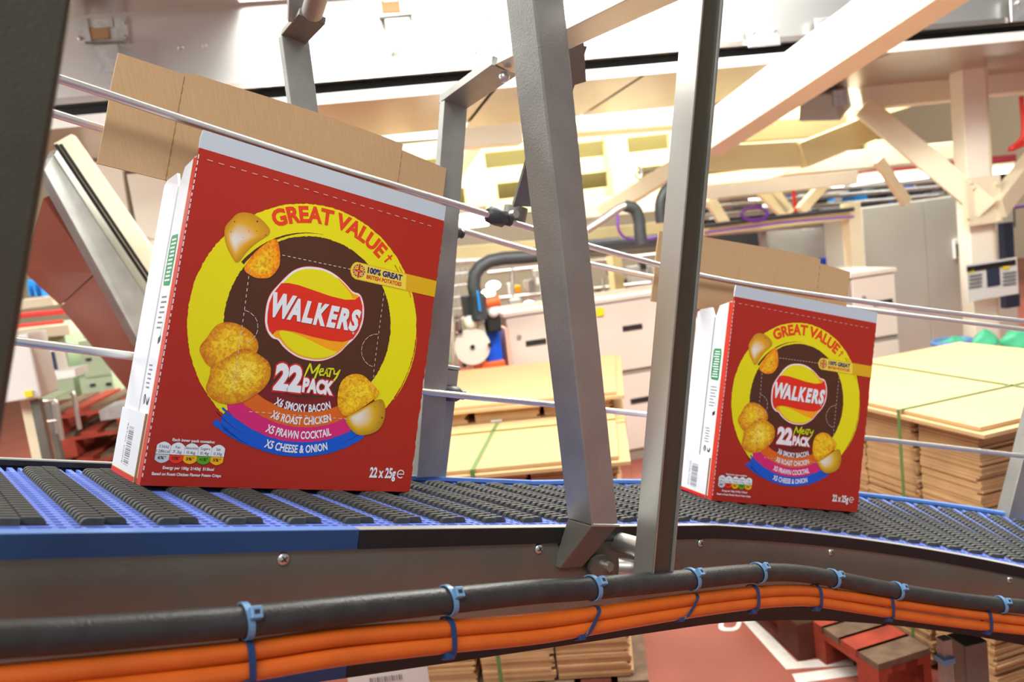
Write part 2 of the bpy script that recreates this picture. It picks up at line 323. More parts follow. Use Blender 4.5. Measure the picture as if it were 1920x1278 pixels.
# ------------------------------------------------------------------ cartons
def make_carton(P, u, v, n, a, b, label, group, lid, slot):
    mm = n+a*u+b*v; k = SU/1000
    def L(x, y, z): return P+(u*x+v*y+mm*z)*k
    root = T('carton', L(150, 50, 0), label, 'carton', group)
    D = 100; rnd = random.Random(5)
    def slab(name, mt, pts, axis, d0, d1, lab=None, kind=None, par=None):
        # pts : 2D outline, axis 'y' -> (x,z) drawn at y ; axis 'x' -> (y,z) drawn at x
        f = (lambda p, d: L(p[0], d, p[1])) if axis == 'y' else ((lambda p, d: L(d, p[0], p[1])) if axis == 'x' else (lambda p, d: L(p[0], p[1], d)))
        m_ = MB(); N = len(pts); V = [f(p, d0) for p in pts]+[f(p, d1) for p in pts]
        m_.add(V, [tuple(range(N))[::-1], tuple(range(N, 2*N))]+[(i, (i+1) % N, (i+1) % N+N, i+N) for i in range(N)])
        return m_.build(name, mt, par or root, lab, kind=kind)
    def rag(x, z0, z1, amp, step=5):
        zs = np.arange(z0, z1, step); return [(x+(rnd.random()-.35)*amp, z) for z in zs]
    fr = slab('front_panel', 'carton_red', [(0, 0), (300, 0)]+rag(300, 3, 331, 1.6)+[(300, 333), (0, 333)], 'y', 0, 3)
    slab('top_flange', 'carton_grey', [(0, 333), (300, 333), (300, 352), (1, 352), (-.5, 343)], 'y', 0, 3, 'unprinted pale grey top edge')
    sp = slab('side_panel', 'carton_white', [(3, 0), (46, 0), (46, 300), (38, 319), (8, 325), (3, 325)], 'x', 0, 3, 'white printed side panel')
    slab('side_panel', 'carton_white', [(49, 0), (D+1.5, 0), (D+1.5, 308), (92, 313), (60, 316), (49, 300)], 'x', -.5, 2.5, 'white rear side panel')
    lb = slab('side_flap', 'carton_white', [(16, 0), (D+2, 0), (D+2, 66), (16, 66)], 'x', -2.2, -.1, 'white glued side flap with barcode')
    slab('flap_edge', 'kraft_edge', [(15, 0), (16, 0), (16, 66), (15, 66)], 'x', -2.0, 0)
    slab('panel_edge', 'kraft_edge', [(46, 66), (47, 66), (47, 299), (46, 299)], 'x', .3, 3)
    slab('side_panel', 'carton_red', [(3, 0), (D-3, 0), (D-3, 318), (3, 325)], 'x', 297, 300, 'red side panel')
    slab('bottom_panel', 'kraft', [(3, 3), (297, 3), (297, D-3), (3, D-3)], 'z', .5, 3.5)
    slab('back_panel', 'kraft', [(3, 0), (300, 0), (300, 313), (3, 313)], 'y', D-3, D)
    x0, x1, x2, x3 = lid
    slab('lid_flap', 'kraft', [(x1, 313.5), (x2, 313.5), (x2, 446), (x2-20, 447), (150, 447), (x1+6, 440), (x1+4, 437), (x1, 437)], 'y', D-3, D, 'raised bare brown lid flap')
    slab('lid_wing', 'kraft', [(x0, 312), (x1-.5, 313.5), (x1-.5, 436), (x0, 434), (x0-.8, 400), (x0+.4, 360)], 'y', D-3, D)
    slab('lid_wing', 'kraft', [(x2+.5, 313.5), (x3, 314), (x3+.6, 350), (x3, 434), (x2+.5, 438)], 'y', D-3, D)
    m_ = MB()
    for xx in (x1-.2, x2+.2):
        z = 318
        while z < 432:
            m_.box(L(xx-.7, D-3.3, z), u*1.3*k, v*.3*k, mm*7*k); z += 12
    m_.build('perforation', 'kraft_edge', root, kind='stuff')
    if slot:
        slab('grip_tab', 'kraft', [(72, 372), (146, 370), (146, 402), (72, 404)], 'y', D-6, D-3.1, 'raised rectangular grip tab')
    # ---- print on the front: thin ink layers
    def ink(name, items, par=fr, lab=None, side=False):
        """items: (material, verts2d, faces, layer)"""
        m_ = MB(); ml = []
        for mt, V, F, ly in items:
            if mt not in ml: ml.append(mt)
            d = -.06-.09*ly
            m_.add([(L(d-(0 if side != 2 else 2.2), p[0], p[1]) if side else L(p[0], d, p[1])) for p in V], F, ml.index(mt))
        return m_.build(name, ml, par, lab)
    def poly(mt, pts, ly): return (mt, pts, [tuple(range(len(pts)))], ly)
    def arc(mt, cx, cy, r0, r1, a0, a1, ly, j=0., n=90, taper=None):
        V = []; 
        for i in range(n+1):
            t = radians(a0+(a1-a0)*i/n); e = 0 if taper is None else taper(i/n)
            j0 = (rnd.random()-.5)*j; j1 = (rnd.random()-.5)*j
            ra, rb = r0+j0+e*(r1-r0)/2, r1+j1-e*(r1-r0)/2
            V += [(cx+ra*cos(t), cy+ra*sin(t)), (cx+rb*cos(t), cy+rb*sin(t))]
        return (mt, V, [(2*i, 2*i+1, 2*i+3, 2*i+2) for i in range(n)], ly)
    def disc(mt, cx, cy, rx, ry, ly, n=64, j=0.):
        return poly(mt, [(cx+(rx+(rnd.random()-.5)*j)*cos(t), cy+(ry+(rnd.random()-.5)*j)*sin(t)) for t in np.linspace(0, 2*pi, n, endpoint=False)], ly)
    def smooth(pts, it=2):
        for _ in range(it):
            q = []
            for i in range(len(pts)):
                p, r = pts[i], pts[(i+1) % len(pts)]; q += [(p[0]*.75+r[0]*.25, p[1]*.75+r[1]*.25), (p[0]*.25+r[0]*.75, p[1]*.25+r[1]*.75)]
            pts = q
        return pts
    def txt(mt, s, x0, x1, y0, y1, ly, **kw):
        V, F = text2d(s, x0, x1, y0, y1, **kw); return (mt, V, F, ly)
    def arctxt(mt, s, cx, cy, r, a0, a1, cap, ly, smile=False, **kw):
        L_ = abs(radians(a1-a0))*r; V, F = text2d(s, 0, L_, 0, cap, **kw); W_ = []
        for x, y in V:
            t = radians(a0)+(radians(a1-a0))*x/L_; rr = r-y if smile else r+y; W_.append((cx+rr*cos(t), cy+rr*sin(t)))
        return (mt, W_, F, ly)
    cx, cy = 148.2, 177.2
    ink('ring_print', [disc('print_brown', cx, cy-2, 99, 99, 1, 140, .8), arc('print_yellow', cx, cy, 97.2, 132.7, 232, -40, 2, .9, 260),
                       arc('print_brown', cx, cy, 99, 102.5, 150, 92, 3, .3, 60, lambda t: .0+.95*t), arc('print_yellow', cx, cy, 133.5, 135, 3, -32, 3, .5, 40, lambda t: abs(t-.5)*1.6),
                       arc('print_brown', cx+1, cy, 124, 124.8, 44, 30, 3, .2, 20), arc('print_red_side', cx+1, cy, 128, 128.8, 42, 24, 3, .2, 20)], lab='yellow ring around a dark brown disc')
    ink('headline_print', [arctxt('print_ink_red', 'GREAT VALUE', cx, cy, 112.9, 121.6, 52.8, 16.8, 4, off=.045, pad=.03), arctxt('print_ink_red', '\u2020', cx, cy, 119, 50.2, 47.2, 10, 4, off=.03)], lab='red curved headline lettering')
    # flavour bands
    def band(mt, r0, r1, a0, a1, ly, j=.7): return arc(mt, cx, cy, r0, r1, a0, a1, ly, j, 80, lambda t: max(0, (.05-t)/.05, (t-.95)/.05)*.8)
    bands = [band('print_maroon', 80, 97.5, 236, 300, 3), band('print_band_orange', 95, 113, 232, 304, 4), band('print_band_pink', 111.5, 127.5, 228.5, 303, 5), band('print_band_blue', 125.5, 143, 232, 308, 4),
             arc('print_band_blue', cx, cy, 140, 146.5, 231.5, 252, 4, .6, 30, lambda t: t), arc('print_band_blue', cx, cy, 128, 130, 229.5, 234, 6, .5, 10), arc('print_score_dark', cx, cy, 135.5, 136.2, 229, 246, 6, .2, 20, lambda t: t),
             arc('print_score_dark', cx, cy, 136, 136.8, 292, 306, 6, .2, 20, lambda t: 1-t)]
    ink('flavour_bands', bands, lab='maroon, orange, pink and blue brushed bands')
    ft = []
    for s, r, xa, ya, xb, yb in (('X6 SMOKY BACON', 94.8, 117.3, 88.1, 183.7, 87.8), ('X6 ROAST CHICKEN', 108.6, 115.7, 74.7, 186.4, 74.2), ('X5 PRAWN COCKTAIL', 123.8, 112.8, 59.9, 188.8, 58.6), ('X5 CHEESE & ONION', 138.6, 114, 43.7, 186.5, 42.7)):
        a0 = math.degrees(math.atan2(ya-cy, xa-cx)); a1 = math.degrees(math.atan2(yb-cy, xb-cx))
        ft.append(arctxt('print_ink_white', s, cx, cy, r, a0, a1, 8.0, 8, smile=True, off=.03, pad=.02))
    ink('flavour_text', ft)
    # logo
    logo_o = smooth([(139.6, 240.3), (152, 240.6), (166.9, 236.5), (181, 228), (189.5, 221.2), (199.3, 221.6), (206, 209), (208, 193.3), (205.6, 180), (199.2, 168.8), (191, 160.5), (185, 152), (176.6, 145.2), (166, 140), (154.7, 138), (140, 138.6), (128.5, 142.3), (117, 149), (111, 155.6), (105, 155.4), (98.5, 161), (94.2, 170), (93, 180), (92.8, 192), (95.5, 203), (103.4, 214.8), (109, 223), (116, 231.5), (127, 238)], 2)
    def scale(pts, s, c=(150.3, 189)): return [(c[0]+(x-c[0])*s, c[1]+(y-c[1])*s) for x, y in pts]
    redp = [(104.9, 215.1), (112.4, 216.9), (124, 216.9), (140.4, 214.8), (162.9, 211.9), (181.1, 211.2), (193.4, 213.6), (198.6, 218.6), (203.8, 208), (205.6, 193.3), (203.2, 180), (198, 169.8), (192, 166.2), (185.1, 163.8), (170.5, 163), (148.4, 164.3), (126.7, 166.5), (114.3, 166.4), (107.4, 164.5), (104.1, 159.6), (99.6, 163.4), (96.4, 171), (95.2, 181), (95.3, 192), (97.8, 202.5)]
    yel2 = smooth([(110, 164.3), (116, 165.6), (127, 164.9), (145, 160.5), (160, 156), (172, 152.5), (182, 151.9), (175, 146.8), (165, 142.8), (154.7, 141.2), (140, 142), (128.5, 146), (119, 152.5), (113, 159)], 2)
    org2 = smooth([(105.5, 160.5), (108, 164.6), (114.3, 166.7), (126.7, 166.9), (148.4, 164.8), (170.5, 163.4), (185.1, 164.1), (194, 166.8), (190, 160.5), (184, 152.8), (176, 146.6), (166, 141.6), (154.7, 139.7), (140, 140.4), (128.5, 144), (118, 150.5), (112, 157.3), (106.5, 157.4)], 2)
    org1 = smooth([(168, 233.5), (180, 225), (187.5, 218.5), (190, 214), (196, 215.2), (198, 219.2), (190.2, 219.2), (181, 226.6), (168, 234.6)], 1)
    ink('logo_print', [poly('print_ink_outline', scale(logo_o, 1.013), 5), poly('print_ink_white', logo_o, 6), poly('print_yellow', scale(logo_o, .957), 7), poly('print_logo_orange', org1, 8), poly('print_logo_orange', org2, 8),
                       poly('print_yellow', yel2, 9), poly('print_logo_red', redp, 10)], lab='round yellow and red emblem')
    wt = []
    Wd = [('W', 97.5, 124.5, 179.8, 203.4), ('A', 116.5, 132.5, 179.6, 201.2), ('L', 133.4, 146.2, 179.3, 200.9), ('K', 147.0, 163.2, 179.0, 201.2), ('E', 163.0, 176.2, 179.0, 200.9), ('R', 175.4, 190.2, 179.1, 200.7), ('S', 190.0, 203.3, 179.3, 201.6)]
    for ly, mt, dx, dz, of in ((11, 'print_score_dark', .5, -.7, .05), (12, 'print_ink_white', 0, 0, .055)):
        for ch, xa, xb, z0, z1 in Wd:
            V, F = text2d(ch, xa, xb, z0, z1, off=of, shear=.2, pad=of)
            wt.append((mt, [(x+dx, z+dz) for x, z in V], F, ly))
    wt.append(arc('print_ink_white', 197, 175.5, .9, 1.3, 0, 360, 12, 0, 16)); wt.append(txt('print_ink_white', 'R', 196.5, 197.5, 175, 176.1, 12))
    ink('logo_text', wt, lab='white slanted logo lettering')
    # pack size
    ps = [txt('print_ink_outline', '22', 113.6, 144.9, 104.2, 129.6, 6, off=.11, pad=.06), txt('print_ink_white', '22', 113.6, 144.9, 104.2, 129.6, 8, off=.06, pad=.06),
          txt('print_ink_outline', 'PACK', 146, 183, 104.4, 118.2, 6, off=.13, pad=.06), txt('print_ink_white', 'PACK', 146, 183, 104.4, 118.2, 8, off=.06, pad=.06)]
    def stroke(mt, pts, wd, ly):
        V = []; N = len(pts)
        for i, p in enumerate(pts):
            q, r = pts[max(0, i-1)], pts[min(N-1, i+1)]; dx, dy = r[0]-q[0], r[1]-q[1]; l = math.hypot(dx, dy) or 1; f = wd*(.75+.5*sin(i*2.1)**2)
            V += [(p[0]-dy/l*f/2, p[1]+dx/l*f/2), (p[0]+dy/l*f/2, p[1]-dx/l*f/2)]
        return (mt, V, [(2*i, 2*i+1, 2*i+3, 2*i+2) for i in range(N-1)], ly)
    for st in ([(146.5, 119.8), (148.5, 127), (151.2, 135)], [(151.2, 135), (153.2, 129), (155.2, 124.5)], [(155.2, 124.5), (158.8, 130), (162.6, 135.6)], [(162.6, 135.6), (160.4, 127), (158.6, 119.4)],
               [(163.5, 127), (167.2, 128.6), (166.8, 131), (164.4, 130.6), (163, 126.8), (164.6, 123.8), (168, 124.6)], [(168.4, 123.4), (171.4, 132), (173.4, 123)], [(169.4, 126.6), (173.2, 127)],
               [(172.6, 132.2), (180, 132.4)], [(176.4, 132.2), (175.4, 122.8)], [(180.4, 131.4), (180.8, 127), (184, 127.2), (187.6, 132.6)], [(187.6, 132.6), (184.4, 124), (181.6, 119.6)]):
        ps.append(stroke('print_lime', st, 1.9, 9))
    ink('pack_size_print', ps, lab='white pack size lettering with lime script')
    # gold banner
    bn = [poly('print_gold', smooth([(190, 256.8), (300.3, 256.3), (300.8, 236.2), (190, 236.6), (184.5, 240), (182.3, 246.9), (184.5, 253.5)], 1)[:0] or [(190, 256.8), (300, 256.3), (300, 236.2), (190, 236.6), (185.5, 239), (182.6, 244), (182.3, 248), (184.3, 253), (187, 255.8)], 5),
          poly('print_gold_pale', [(190, 255.9), (256, 255.6), (258, 237.2), (190, 237.5), (186.3, 239.6), (183.6, 244), (183.3, 248), (185, 252.6), (187.4, 255)], 6)]
    fx, fz = 193.2, 247.0
    bn += [poly('print_flag_red', [(fx-1.3, fz-8), (fx+1.3, fz-8), (fx+1.3, fz+8), (fx-1.3, fz+8)], 8), poly('print_flag_red', [(fx-8, fz-1.3), (fx+8, fz-1.3), (fx+8, fz+1.3), (fx-8, fz+1.3)], 8)]
    for sx in (-1, 1):
        for sz in (-1, 1):
            bn += [poly('print_flag_navy', [(fx+sx*2.2, fz+sz*4.2), (fx+sx*2.2, fz+sz*7.2), (fx+sx*4.6, fz+sz*6.4)], 7), poly('print_flag_navy', [(fx+sx*4.4, fz+sz*2.2), (fx+sx*7.2, fz+sz*2.2), (fx+sx*6.6, fz+sz*4.4)], 7),
                   stroke('print_flag_red', [(fx+sx*2.4, fz+sz*2.4), (fx+sx*6, fz+sz*5.8)], .9, 7)]
    bn += [txt('print_flag_navy', '100% GREAT', 204.2, 250.7, 247.2, 253.6, 8, off=.05, pad=.03), txt('print_flag_red', 'BRITISH POTATOES', 203.8, 251, 240.3, 244.8, 8, off=.03, pad=.02)]
    ink('gold_banner', bn, lab='gold banner with flag')
    # pictures
    def pic(name, mt, pts, ctr, hi, c0, c1, c2, ly, lab, it=2):
        pts = smooth(pts, it); N = len(pts); V = [ctr]; cols = [c0]
        for f, c_ in ((.16, c0), (.62, c1), (1., c2)):
            V += [(hi[0]*(1-f)+ctr[0]*0+(p[0])*f if False else ctr[0]+(p[0]-ctr[0])*f, ctr[1]+(p[1]-ctr[1])*f) for p in pts]; cols += [c_]*N
        F = [(0, 1+i, 1+(i+1) % N) for i in range(N)]
        for r in range(2): F += [(1+r*N+i, 1+(r+1)*N+i, 1+(r+1)*N+(i+1) % N, 1+r*N+(i+1) % N) for i in range(N)]
        o = ink(name, [(mt, V, F, ly)], lab=lab); ca = o.data.color_attributes.new('Col', 'FLOAT_COLOR', 'POINT')
        for i, c_ in enumerate(cols): ca.data[i].color = c_
        return o
    g1, g2, g3, wh = rgb(236, 208, 40), rgb(232, 176, 20), rgb(206, 130, 10), rgb(232, 226, 216)
    pic('potato_picture', 'print_potato', [(37.6, 253), (37.4, 261.8), (43, 270.2), (46.3, 276.4), (53.6, 280.4), (64.3, 280.9), (75.9, 276.5), (87.3, 266), (72.6, 253.2), (62.3, 239.3), (55.6, 224.5), (48.3, 232.6), (41.6, 241.6)], (49, 249), (47, 245), wh, rgb(226, 172, 30), rgb(196, 138, 20), 5, 'whole yellow potato')
    pic('crisp_picture', 'print_crisp', [(90.6, 262.7), (95.9, 255.7), (99.3, 243.6), (100.4, 231.1), (92.6, 218.6), (83.9, 216), (75, 215.1), (62.1, 220.5), (65.4, 230), (73.7, 245.2)], (80, 228), (80, 228), g1, rgb(240, 180, 10), rgb(238, 140, 0), 6, 'cut golden slice')
    pic('crisp_picture', 'print_crisp', [(32, 133.2), (33.7, 140.1), (37.8, 145.8), (42.5, 157.5), (49.9, 164.2), (59.9, 165.9), (71.6, 163.8), (83.2, 157.8), (90.9, 149.3), (91.8, 138.1), (76.7, 130), (58.6, 120), (45.7, 117), (38.1, 124)], (62, 148), (60, 150), g1, rgb(232, 186, 30), g3, 6, 'round golden crisp')
    pic('crisp_picture', 'print_crisp', [(46.2, 120), (58.5, 127.5), (67.3, 136.4), (75.3, 141), (84.1, 141.3), (93.8, 136.6), (103.7, 131.8), (108.5, 124.5), (109.4, 113.1), (103.9, 102), (93.7, 93.2), (84.2, 86.2), (73.5, 82.6), (58.9, 83.7), (49.7, 88.6), (44.3, 96.4), (46.2, 104.9), (46.7, 111.7)], (80, 118), (80, 118), rgb(240, 222, 90), rgb(230, 196, 30), g3, 8, 'larger golden crisp')
    pic('potato_picture', 'print_potato', [(199.9, 80.1), (212.1, 87), (227.4, 96.4), (245.5, 108), (252.6, 95.7), (252.7, 79.7), (246.4, 68.2), (232.4, 62.7), (221.4, 61.4), (209.4, 68.3)], (214, 82), (214, 82), wh, rgb(222, 176, 24), rgb(180, 130, 14), 9, 'small yellow potato')
    pic('crisp_picture', 'print_crisp', [(199.9, 80.1), (190.5, 91.9), (188.4, 105.2), (189.7, 118), (196, 126.5), (206.3, 130.7), (217.6, 130.1), (226.4, 124.2), (234, 119), (243.5, 111.4), (227.1, 97.3), (212.1, 87)], (212, 110), (212, 110), g1, rgb(238, 200, 30), rgb(228, 170, 10), 10, 'oval golden crisp')
    ink('picture_specks', [disc('print_score_dark', x, z, r, r, 7, 8) for x, z, r in ((69, 274, .8), (80, 262, .6), (62, 262, .4), (70, 264, .4), (57, 254, .35), (44, 257, .5), (46, 268, .6))]+[disc('print_score_dark', x, z, r, r, 11, 8) for x, z, r in ((244, 102, .5), (238, 96, .4), (249, 84, .9), (246, 78, .5), (244, 72, .4))])
    # perforated window and thumb cuts
    pf = []
    def dash(pts, on=3.2, off_=2.6, wd=.75, mt='print_score', ly=13):
        d = 0; seg = []; state = True; acc = 0
        P_ = [pts[0]]
        for p, q in zip(pts, pts[1:]):
            l = math.hypot(q[0]-p[0], q[1]-p[1]); N_ = max(1, int(l/.4))
            for i in range(N_):
                t = (i+1)/N_; r = (p[0]+(q[0]-p[0])*t, p[1]+(q[1]-p[1])*t); acc += l/N_
                if state: P_.append(r)
                if acc > (on if state else off_):
                    if state and len(P_) > 1: seg.append((P_[0], P_[-1]))
                    state = not state; acc = 0; P_ = [r]
        for a_, b_ in seg:
            l = math.hypot(b_[0]-a_[0], b_[1]-a_[1]) or 1; nx, nz = -(b_[1]-a_[1])/l*wd/2, (b_[0]-a_[0])/l*wd/2
            pf.append((mt, [(a_[0]+nx, a_[1]+nz), (b_[0]+nx, b_[1]+nz), (b_[0]-nx, b_[1]-nz), (a_[0]-nx, a_[1]-nz)], [(0, 1, 2, 3)], ly))
    def cpath(c, r, a0, a1): return [(c[0]+r*cos(radians(t)), c[1]+r*sin(radians(t))) for t in np.linspace(a0, a1, 12)]
    dash([(101, 245), (206, 247)]); dash([(69, 222), (70.5, 176), (71.7, 96)], 3.0, 3.0); dash(cpath((90, 224), 21, 180, 95), 40, .1, .5)
    dash([(229, 228), (229.6, 139), (232, 112)], 3, 3); dash(cpath((208, 228), 21, 0, 88), 40, .1, .5); dash([(92, 77.5), (210, 79)], 3.4, 3)
    dash(cpath((92, 98), 20.5, 180, 268), 40, .1, .5); dash(cpath((214, 97), 18, -90, -10), 40, .1, .5)
    dash(cpath((70, 162.5), 17.5, 88, -80), 5, 1.5, .6); dash(cpath((229, 160), 19, 92, 268), 5, 1.2, .6)
    dash([(9, 323), (291, 321.6)], 5.6, 5.8, .6)
    ink('perforated_window', pf, lab='pale perforation lines around the middle')['kind'] = 'stuff'
    m_ = MB(); z = 8
    while z < 325:
        m_.box(L(.2, -.25, z), u*.9*k, v*.4*k, mm*(3+2*rnd.random())*k); z += 6.4
    m_.build('fold_perforation', 'print_ink_white', root, kind='stuff')
    # nutrition panel and small print
    nt_ = [txt('print_ink_white', 'Each inner pack contains:', 22, 62.5, 43.2, 45.8, 6, off=.03)]
    tabs = [('536kJ', '128kcal', '6%*', 'print_tab_grey'), ('Fat', '7.3g', '10%*', 'print_tab_red'), ('Saturates', '0.6g', '3%*', 'print_tab_amber'), ('Sugars', '0.4g', '<1%*', 'print_tab_green'), ('Salt', '0.30g', '5%*', 'print_tab_amber')]
    for i, (t1, t2, t3, mt) in enumerate(tabs):
        x0_ = 8.6+i*13.1; x1_ = x0_+12.9; xm = (x0_+x1_)/2
        def loz(e, zb, zt, up, dn):
            pts = [(x0_-e, zb), (x0_-e, zt)]+([(x0_-e+(12.9+2*e)*s, zt+(3.6+e)*sin(pi*s)**.8) for s in np.linspace(.08, .92, 9)] if up else [])+[(x1_+e, zt), (x1_+e, zb)]+([(x1_+e-(12.9+2*e)*s, zb-(3.2+e)*sin(pi*s)**.8) for s in np.linspace(.08, .92, 9)] if dn else [])
            return pts
        nt_ += [poly('print_ink_black', loz(.35, 25, 38.4, 1, 1), 3+i*.01), poly('print_ink_white', loz(0, 30.2, 38.4, 1, 0), 5), poly(mt, loz(0, 25, 29.8, 0, 1), 5)]
        wd = {'Saturates': 6.1, '128kcal': 6.0, '536kJ': 4.4, 'Sugars': 4.6}.get(t1, 2.2)
        nt_ += [txt('print_ink_black', t1, xm-wd, xm+wd, 36.2, 38.8, 6), txt('print_ink_black', t2, xm-(6 if i == 0 else 4.2), xm+(6 if i == 0 else 4.2), 31.6, 34.4, 6), txt('print_ink_black', t3, xm-3.8, xm+3.8, 25.4, 28.2, 6, off=.03)]
    nt_ += [txt('print_ink_white', 'Energy per 100g: 2143kJ  513kcal', 17.5, 66, 16.2, 18.9, 6, off=.03), txt('print_ink_white', 'Based on Roast Chicken Flavour Potato Crisps', 8.5, 74, 10.2, 12.9, 6, off=.03)]
    ink('nutrition_print', nt_, lab='white small print with five coloured nutrition tabs')
    V, F = text2d('22 x 25g', 243, 277.5, 15.8, 26.8, off=.035, pad=.02)
    ink('weight_print', [('print_ink_white', V, F, 6), txt('print_ink_white', '\u212e', 279.5, 290, 15.8, 27, 6)] if False else [('print_ink_white', V, F, 6), arc('print_ink_white', 284.5, 20.6, 3.9, 5.0, -8-40, -360+8, 6, 0, 30), poly('print_ink_white', [(280.2, 20), (289, 20), (289, 21), (280.2, 21)], 6)])
    # side print (y from the front edge backwards, z up)
    si = []
    def sbox(mt, ya, yb, za, zb, ly=1): si.append(poly(mt, [(ya, za), (yb, za), (yb, zb), (ya, zb)], ly))
    sbox('print_red_side', .3, 12, .5, 324); sbox('print_logo_orange', 12.2, 12.8, 6, 324)
    si.append(poly('print_green_label', [(18, 196), (18, 240), (20, 246), (38, 246), (41, 243), (41, 200), (39, 194), (20, 193)], 2))
    for q in range(11): sbox('print_ink_white', 21+(q % 3), 38-(q*5 % 4), 198+q*4.2, 199.9+q*4.2, 3)
    for q, wd in enumerate((16, 18, 14, 17, 11, 16, 14)): sbox('print_ink_grey', 37-wd, 37, 181-q*5.2, 182.6-q*5.2, 2)
    for q in range(6): sbox('print_ink_grey', 39-(q % 2)*2-11, 39-(q % 2)*2, 112-q*4.4, 113.5-q*4.4, 2)
    si.append(stroke('print_ink_black', [(17, 164), (19, 150), (20.5, 140)], .5, 2)); si.append(poly('print_ink_black', [(17.5, 143), (25, 140), (24, 134), (17.5, 137)], 2))
    si.append(disc('print_ink_black', 35, 76+3, 3.4, 5, 2, 16)); si.append(txt('print_carton', 'f', 37, 33, 76, 82, 3) if False else poly('print_ink_white', [(34.4, 75), (35.8, 75), (35.8, 82), (34.4, 82)], 3))
    si.append(poly('print_ink_black', [(28, 82), (24, 76), (20, 83), (19, 79), (21.5, 73.6), (27, 75)], 2))
    sbox('print_red_side', .3, 16, .3, 5, 2)
    ink('side_print', si, sp, 'green label, small text and red edge print', side=True)
    sb = []
    rr = random.Random(3); z_ = 12
    while z_ < 50:
        wz = rr.choice((.5, .9, 1.4)); sb.append(poly('print_ink_grey', [(44, z_), (62, z_), (62, z_+wz), (44, z_+wz)], 1)); z_ += wz+rr.choice((.6, .9, 1.3))
    V, F = text2d('RETAIL CODE', 0, 40, 0, 4); sb.append(('print_ink_grey', [(70-y, 52-x) for x, y in V], F, 1))
    sb.append(poly('print_ink_outline', [(16, 0), (D+2, 0), (D+2, 5), (16, 5)], 1)); sb.append(poly('print_gold', [(16, 5), (D+2, 5), (D+2, 5.7), (16, 5.7)], 1))
    ink('barcode_print', sb, lb, 'grey barcode and upright lettering', side=2)
    return root
P_, u_, v_, n_ = path(0, 0, 0)
make_carton(P_, u_, v_, n_, .0284, .0455, 'nearer and larger red crisp carton with raised brown lid flap, left on the belt', 'red crisp cartons on the belt', (-69, -1, 283, 357), False)
t2, o2, dy2 = .8182106512, -.0120810621, -.167485
P_, u_, v_, n_ = path(t2, o2, 0)
s2 = .3048292; th2 = HD-(t2-T0)/RAD
u2 = u_*cos(dy2)+v_*sin(dy2); v2 = -u_*sin(dy2)+v_*cos(dy2)
make_carton(P_, u2, v2, n_, -.001, .0327, 'smaller-looking red crisp carton farther along the belt with slotted lid flap', 'red crisp cartons on the belt', (-98, -30, 248, 320), True)
# ------------------------------------------------------------------ guide rails
def rail(name, o, h, pts, label, r=.0059, ta=TA, tb_=TB):
    S_ = [PP(t, o, h) for t in np.arange(ta, tb_, .03)]
    if pts:
        xs = [proj(p)[0] for p in S_]; ds = [(p-CAMP) @ CF for p in S_]
        P3 = [pd(x, y, float(np.interp(x, xs, ds))) for x, y in pts]
        first = [p for p, x in zip(S_, xs) if x < pts[0][0]-60]; q = proj(first[-1]) if first else None
        last = P3[-1]+(P3[-1]-P3[-2])*1.4
        P3 = first[-6:]+P3+[last]
        # smooth resample
        for _ in range(2):
            Q = [P3[0]]
            for i in range(len(P3)-1): Q += [P3[i]*.75+P3[i+1]*.25, P3[i]*.25+P3[i+1]*.75]
            P3 = Q+[P3[-1]]
    else: P3 = S_
    m_ = MB(); m_.tube(P3, r, 16); return m_.build(name, 'chrome', None, label, 'guide rail', 'round steel guide rails of the conveyor')
rail('guide_rail', .0803, .3755, [(115, 148), (379, 236), (600, 307), (830, 375), (985, 425), (1105, 462), (1237, 497), (1325, 520), (1500, 549), (1660, 571), (1800, 589), (1920, 602)], 'upper front steel guide rail passing in front of both brown lid flaps')
rail('guide_rail', .1667, .3652, [(105, 214), (190, 240), (838, 424), (1000, 472), (1110, 496), (1223, 520), (1400, 552), (1600, 578), (1900, 615)], 'upper rear steel guide rail running behind the brown lid flaps')
rail('guide_rail', .1209, .1204, [(38, 640), (250, 668), (795, 735), (1027, 757), (1137, 769), (1210, 777), (1640, 822), (1920, 855)], 'low steel guide rail behind the red cartons')
# ------------------------------------------------------------------ posts
def post(name, label, bot, top, db, dt, wu, wv, mt='steel_matt', t_=.3, group=None, bevel=.002, foot=None, chan=False):
    """square tube whose near vertical corner runs from photo point bot to top at the given depths (fit units)"""
    _, uu, vv, nn = path(t_); a = pd(*bot, db*SU); b = pd(*top, dt*SU); b = b+(b-a)*.45; eu, ev = uu*wu*SU, vv*wv*SU
    root = T(name, a, label, 'support post', group)
    if chan:      # open channel : web on the upstream side, thin far flange, open towards the aisle
        for nm, p0, p1, q0, q1, mm_ in (('web', 0, .07, 0, 1, 'steel'), ('flange', .93, 1, 0, 1, mt), ('back_web', .07, .93, .10, .2, 'steel_shaded'), ('lip', .0, .05, -.01, .03, mt)):  # back web's dark colour stands in for shade inside the channel
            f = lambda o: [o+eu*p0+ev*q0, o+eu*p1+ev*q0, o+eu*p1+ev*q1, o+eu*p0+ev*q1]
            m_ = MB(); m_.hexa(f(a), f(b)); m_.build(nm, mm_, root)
    else:
        m_ = MB(); m_.hexa([a, a+eu, a+eu+ev, a+ev], [b, b+eu, b+eu+ev, b+ev]); m_.build('tube', mt, root, bevel=bevel)
    return root, a, b, eu, ev, nn, vv, uu
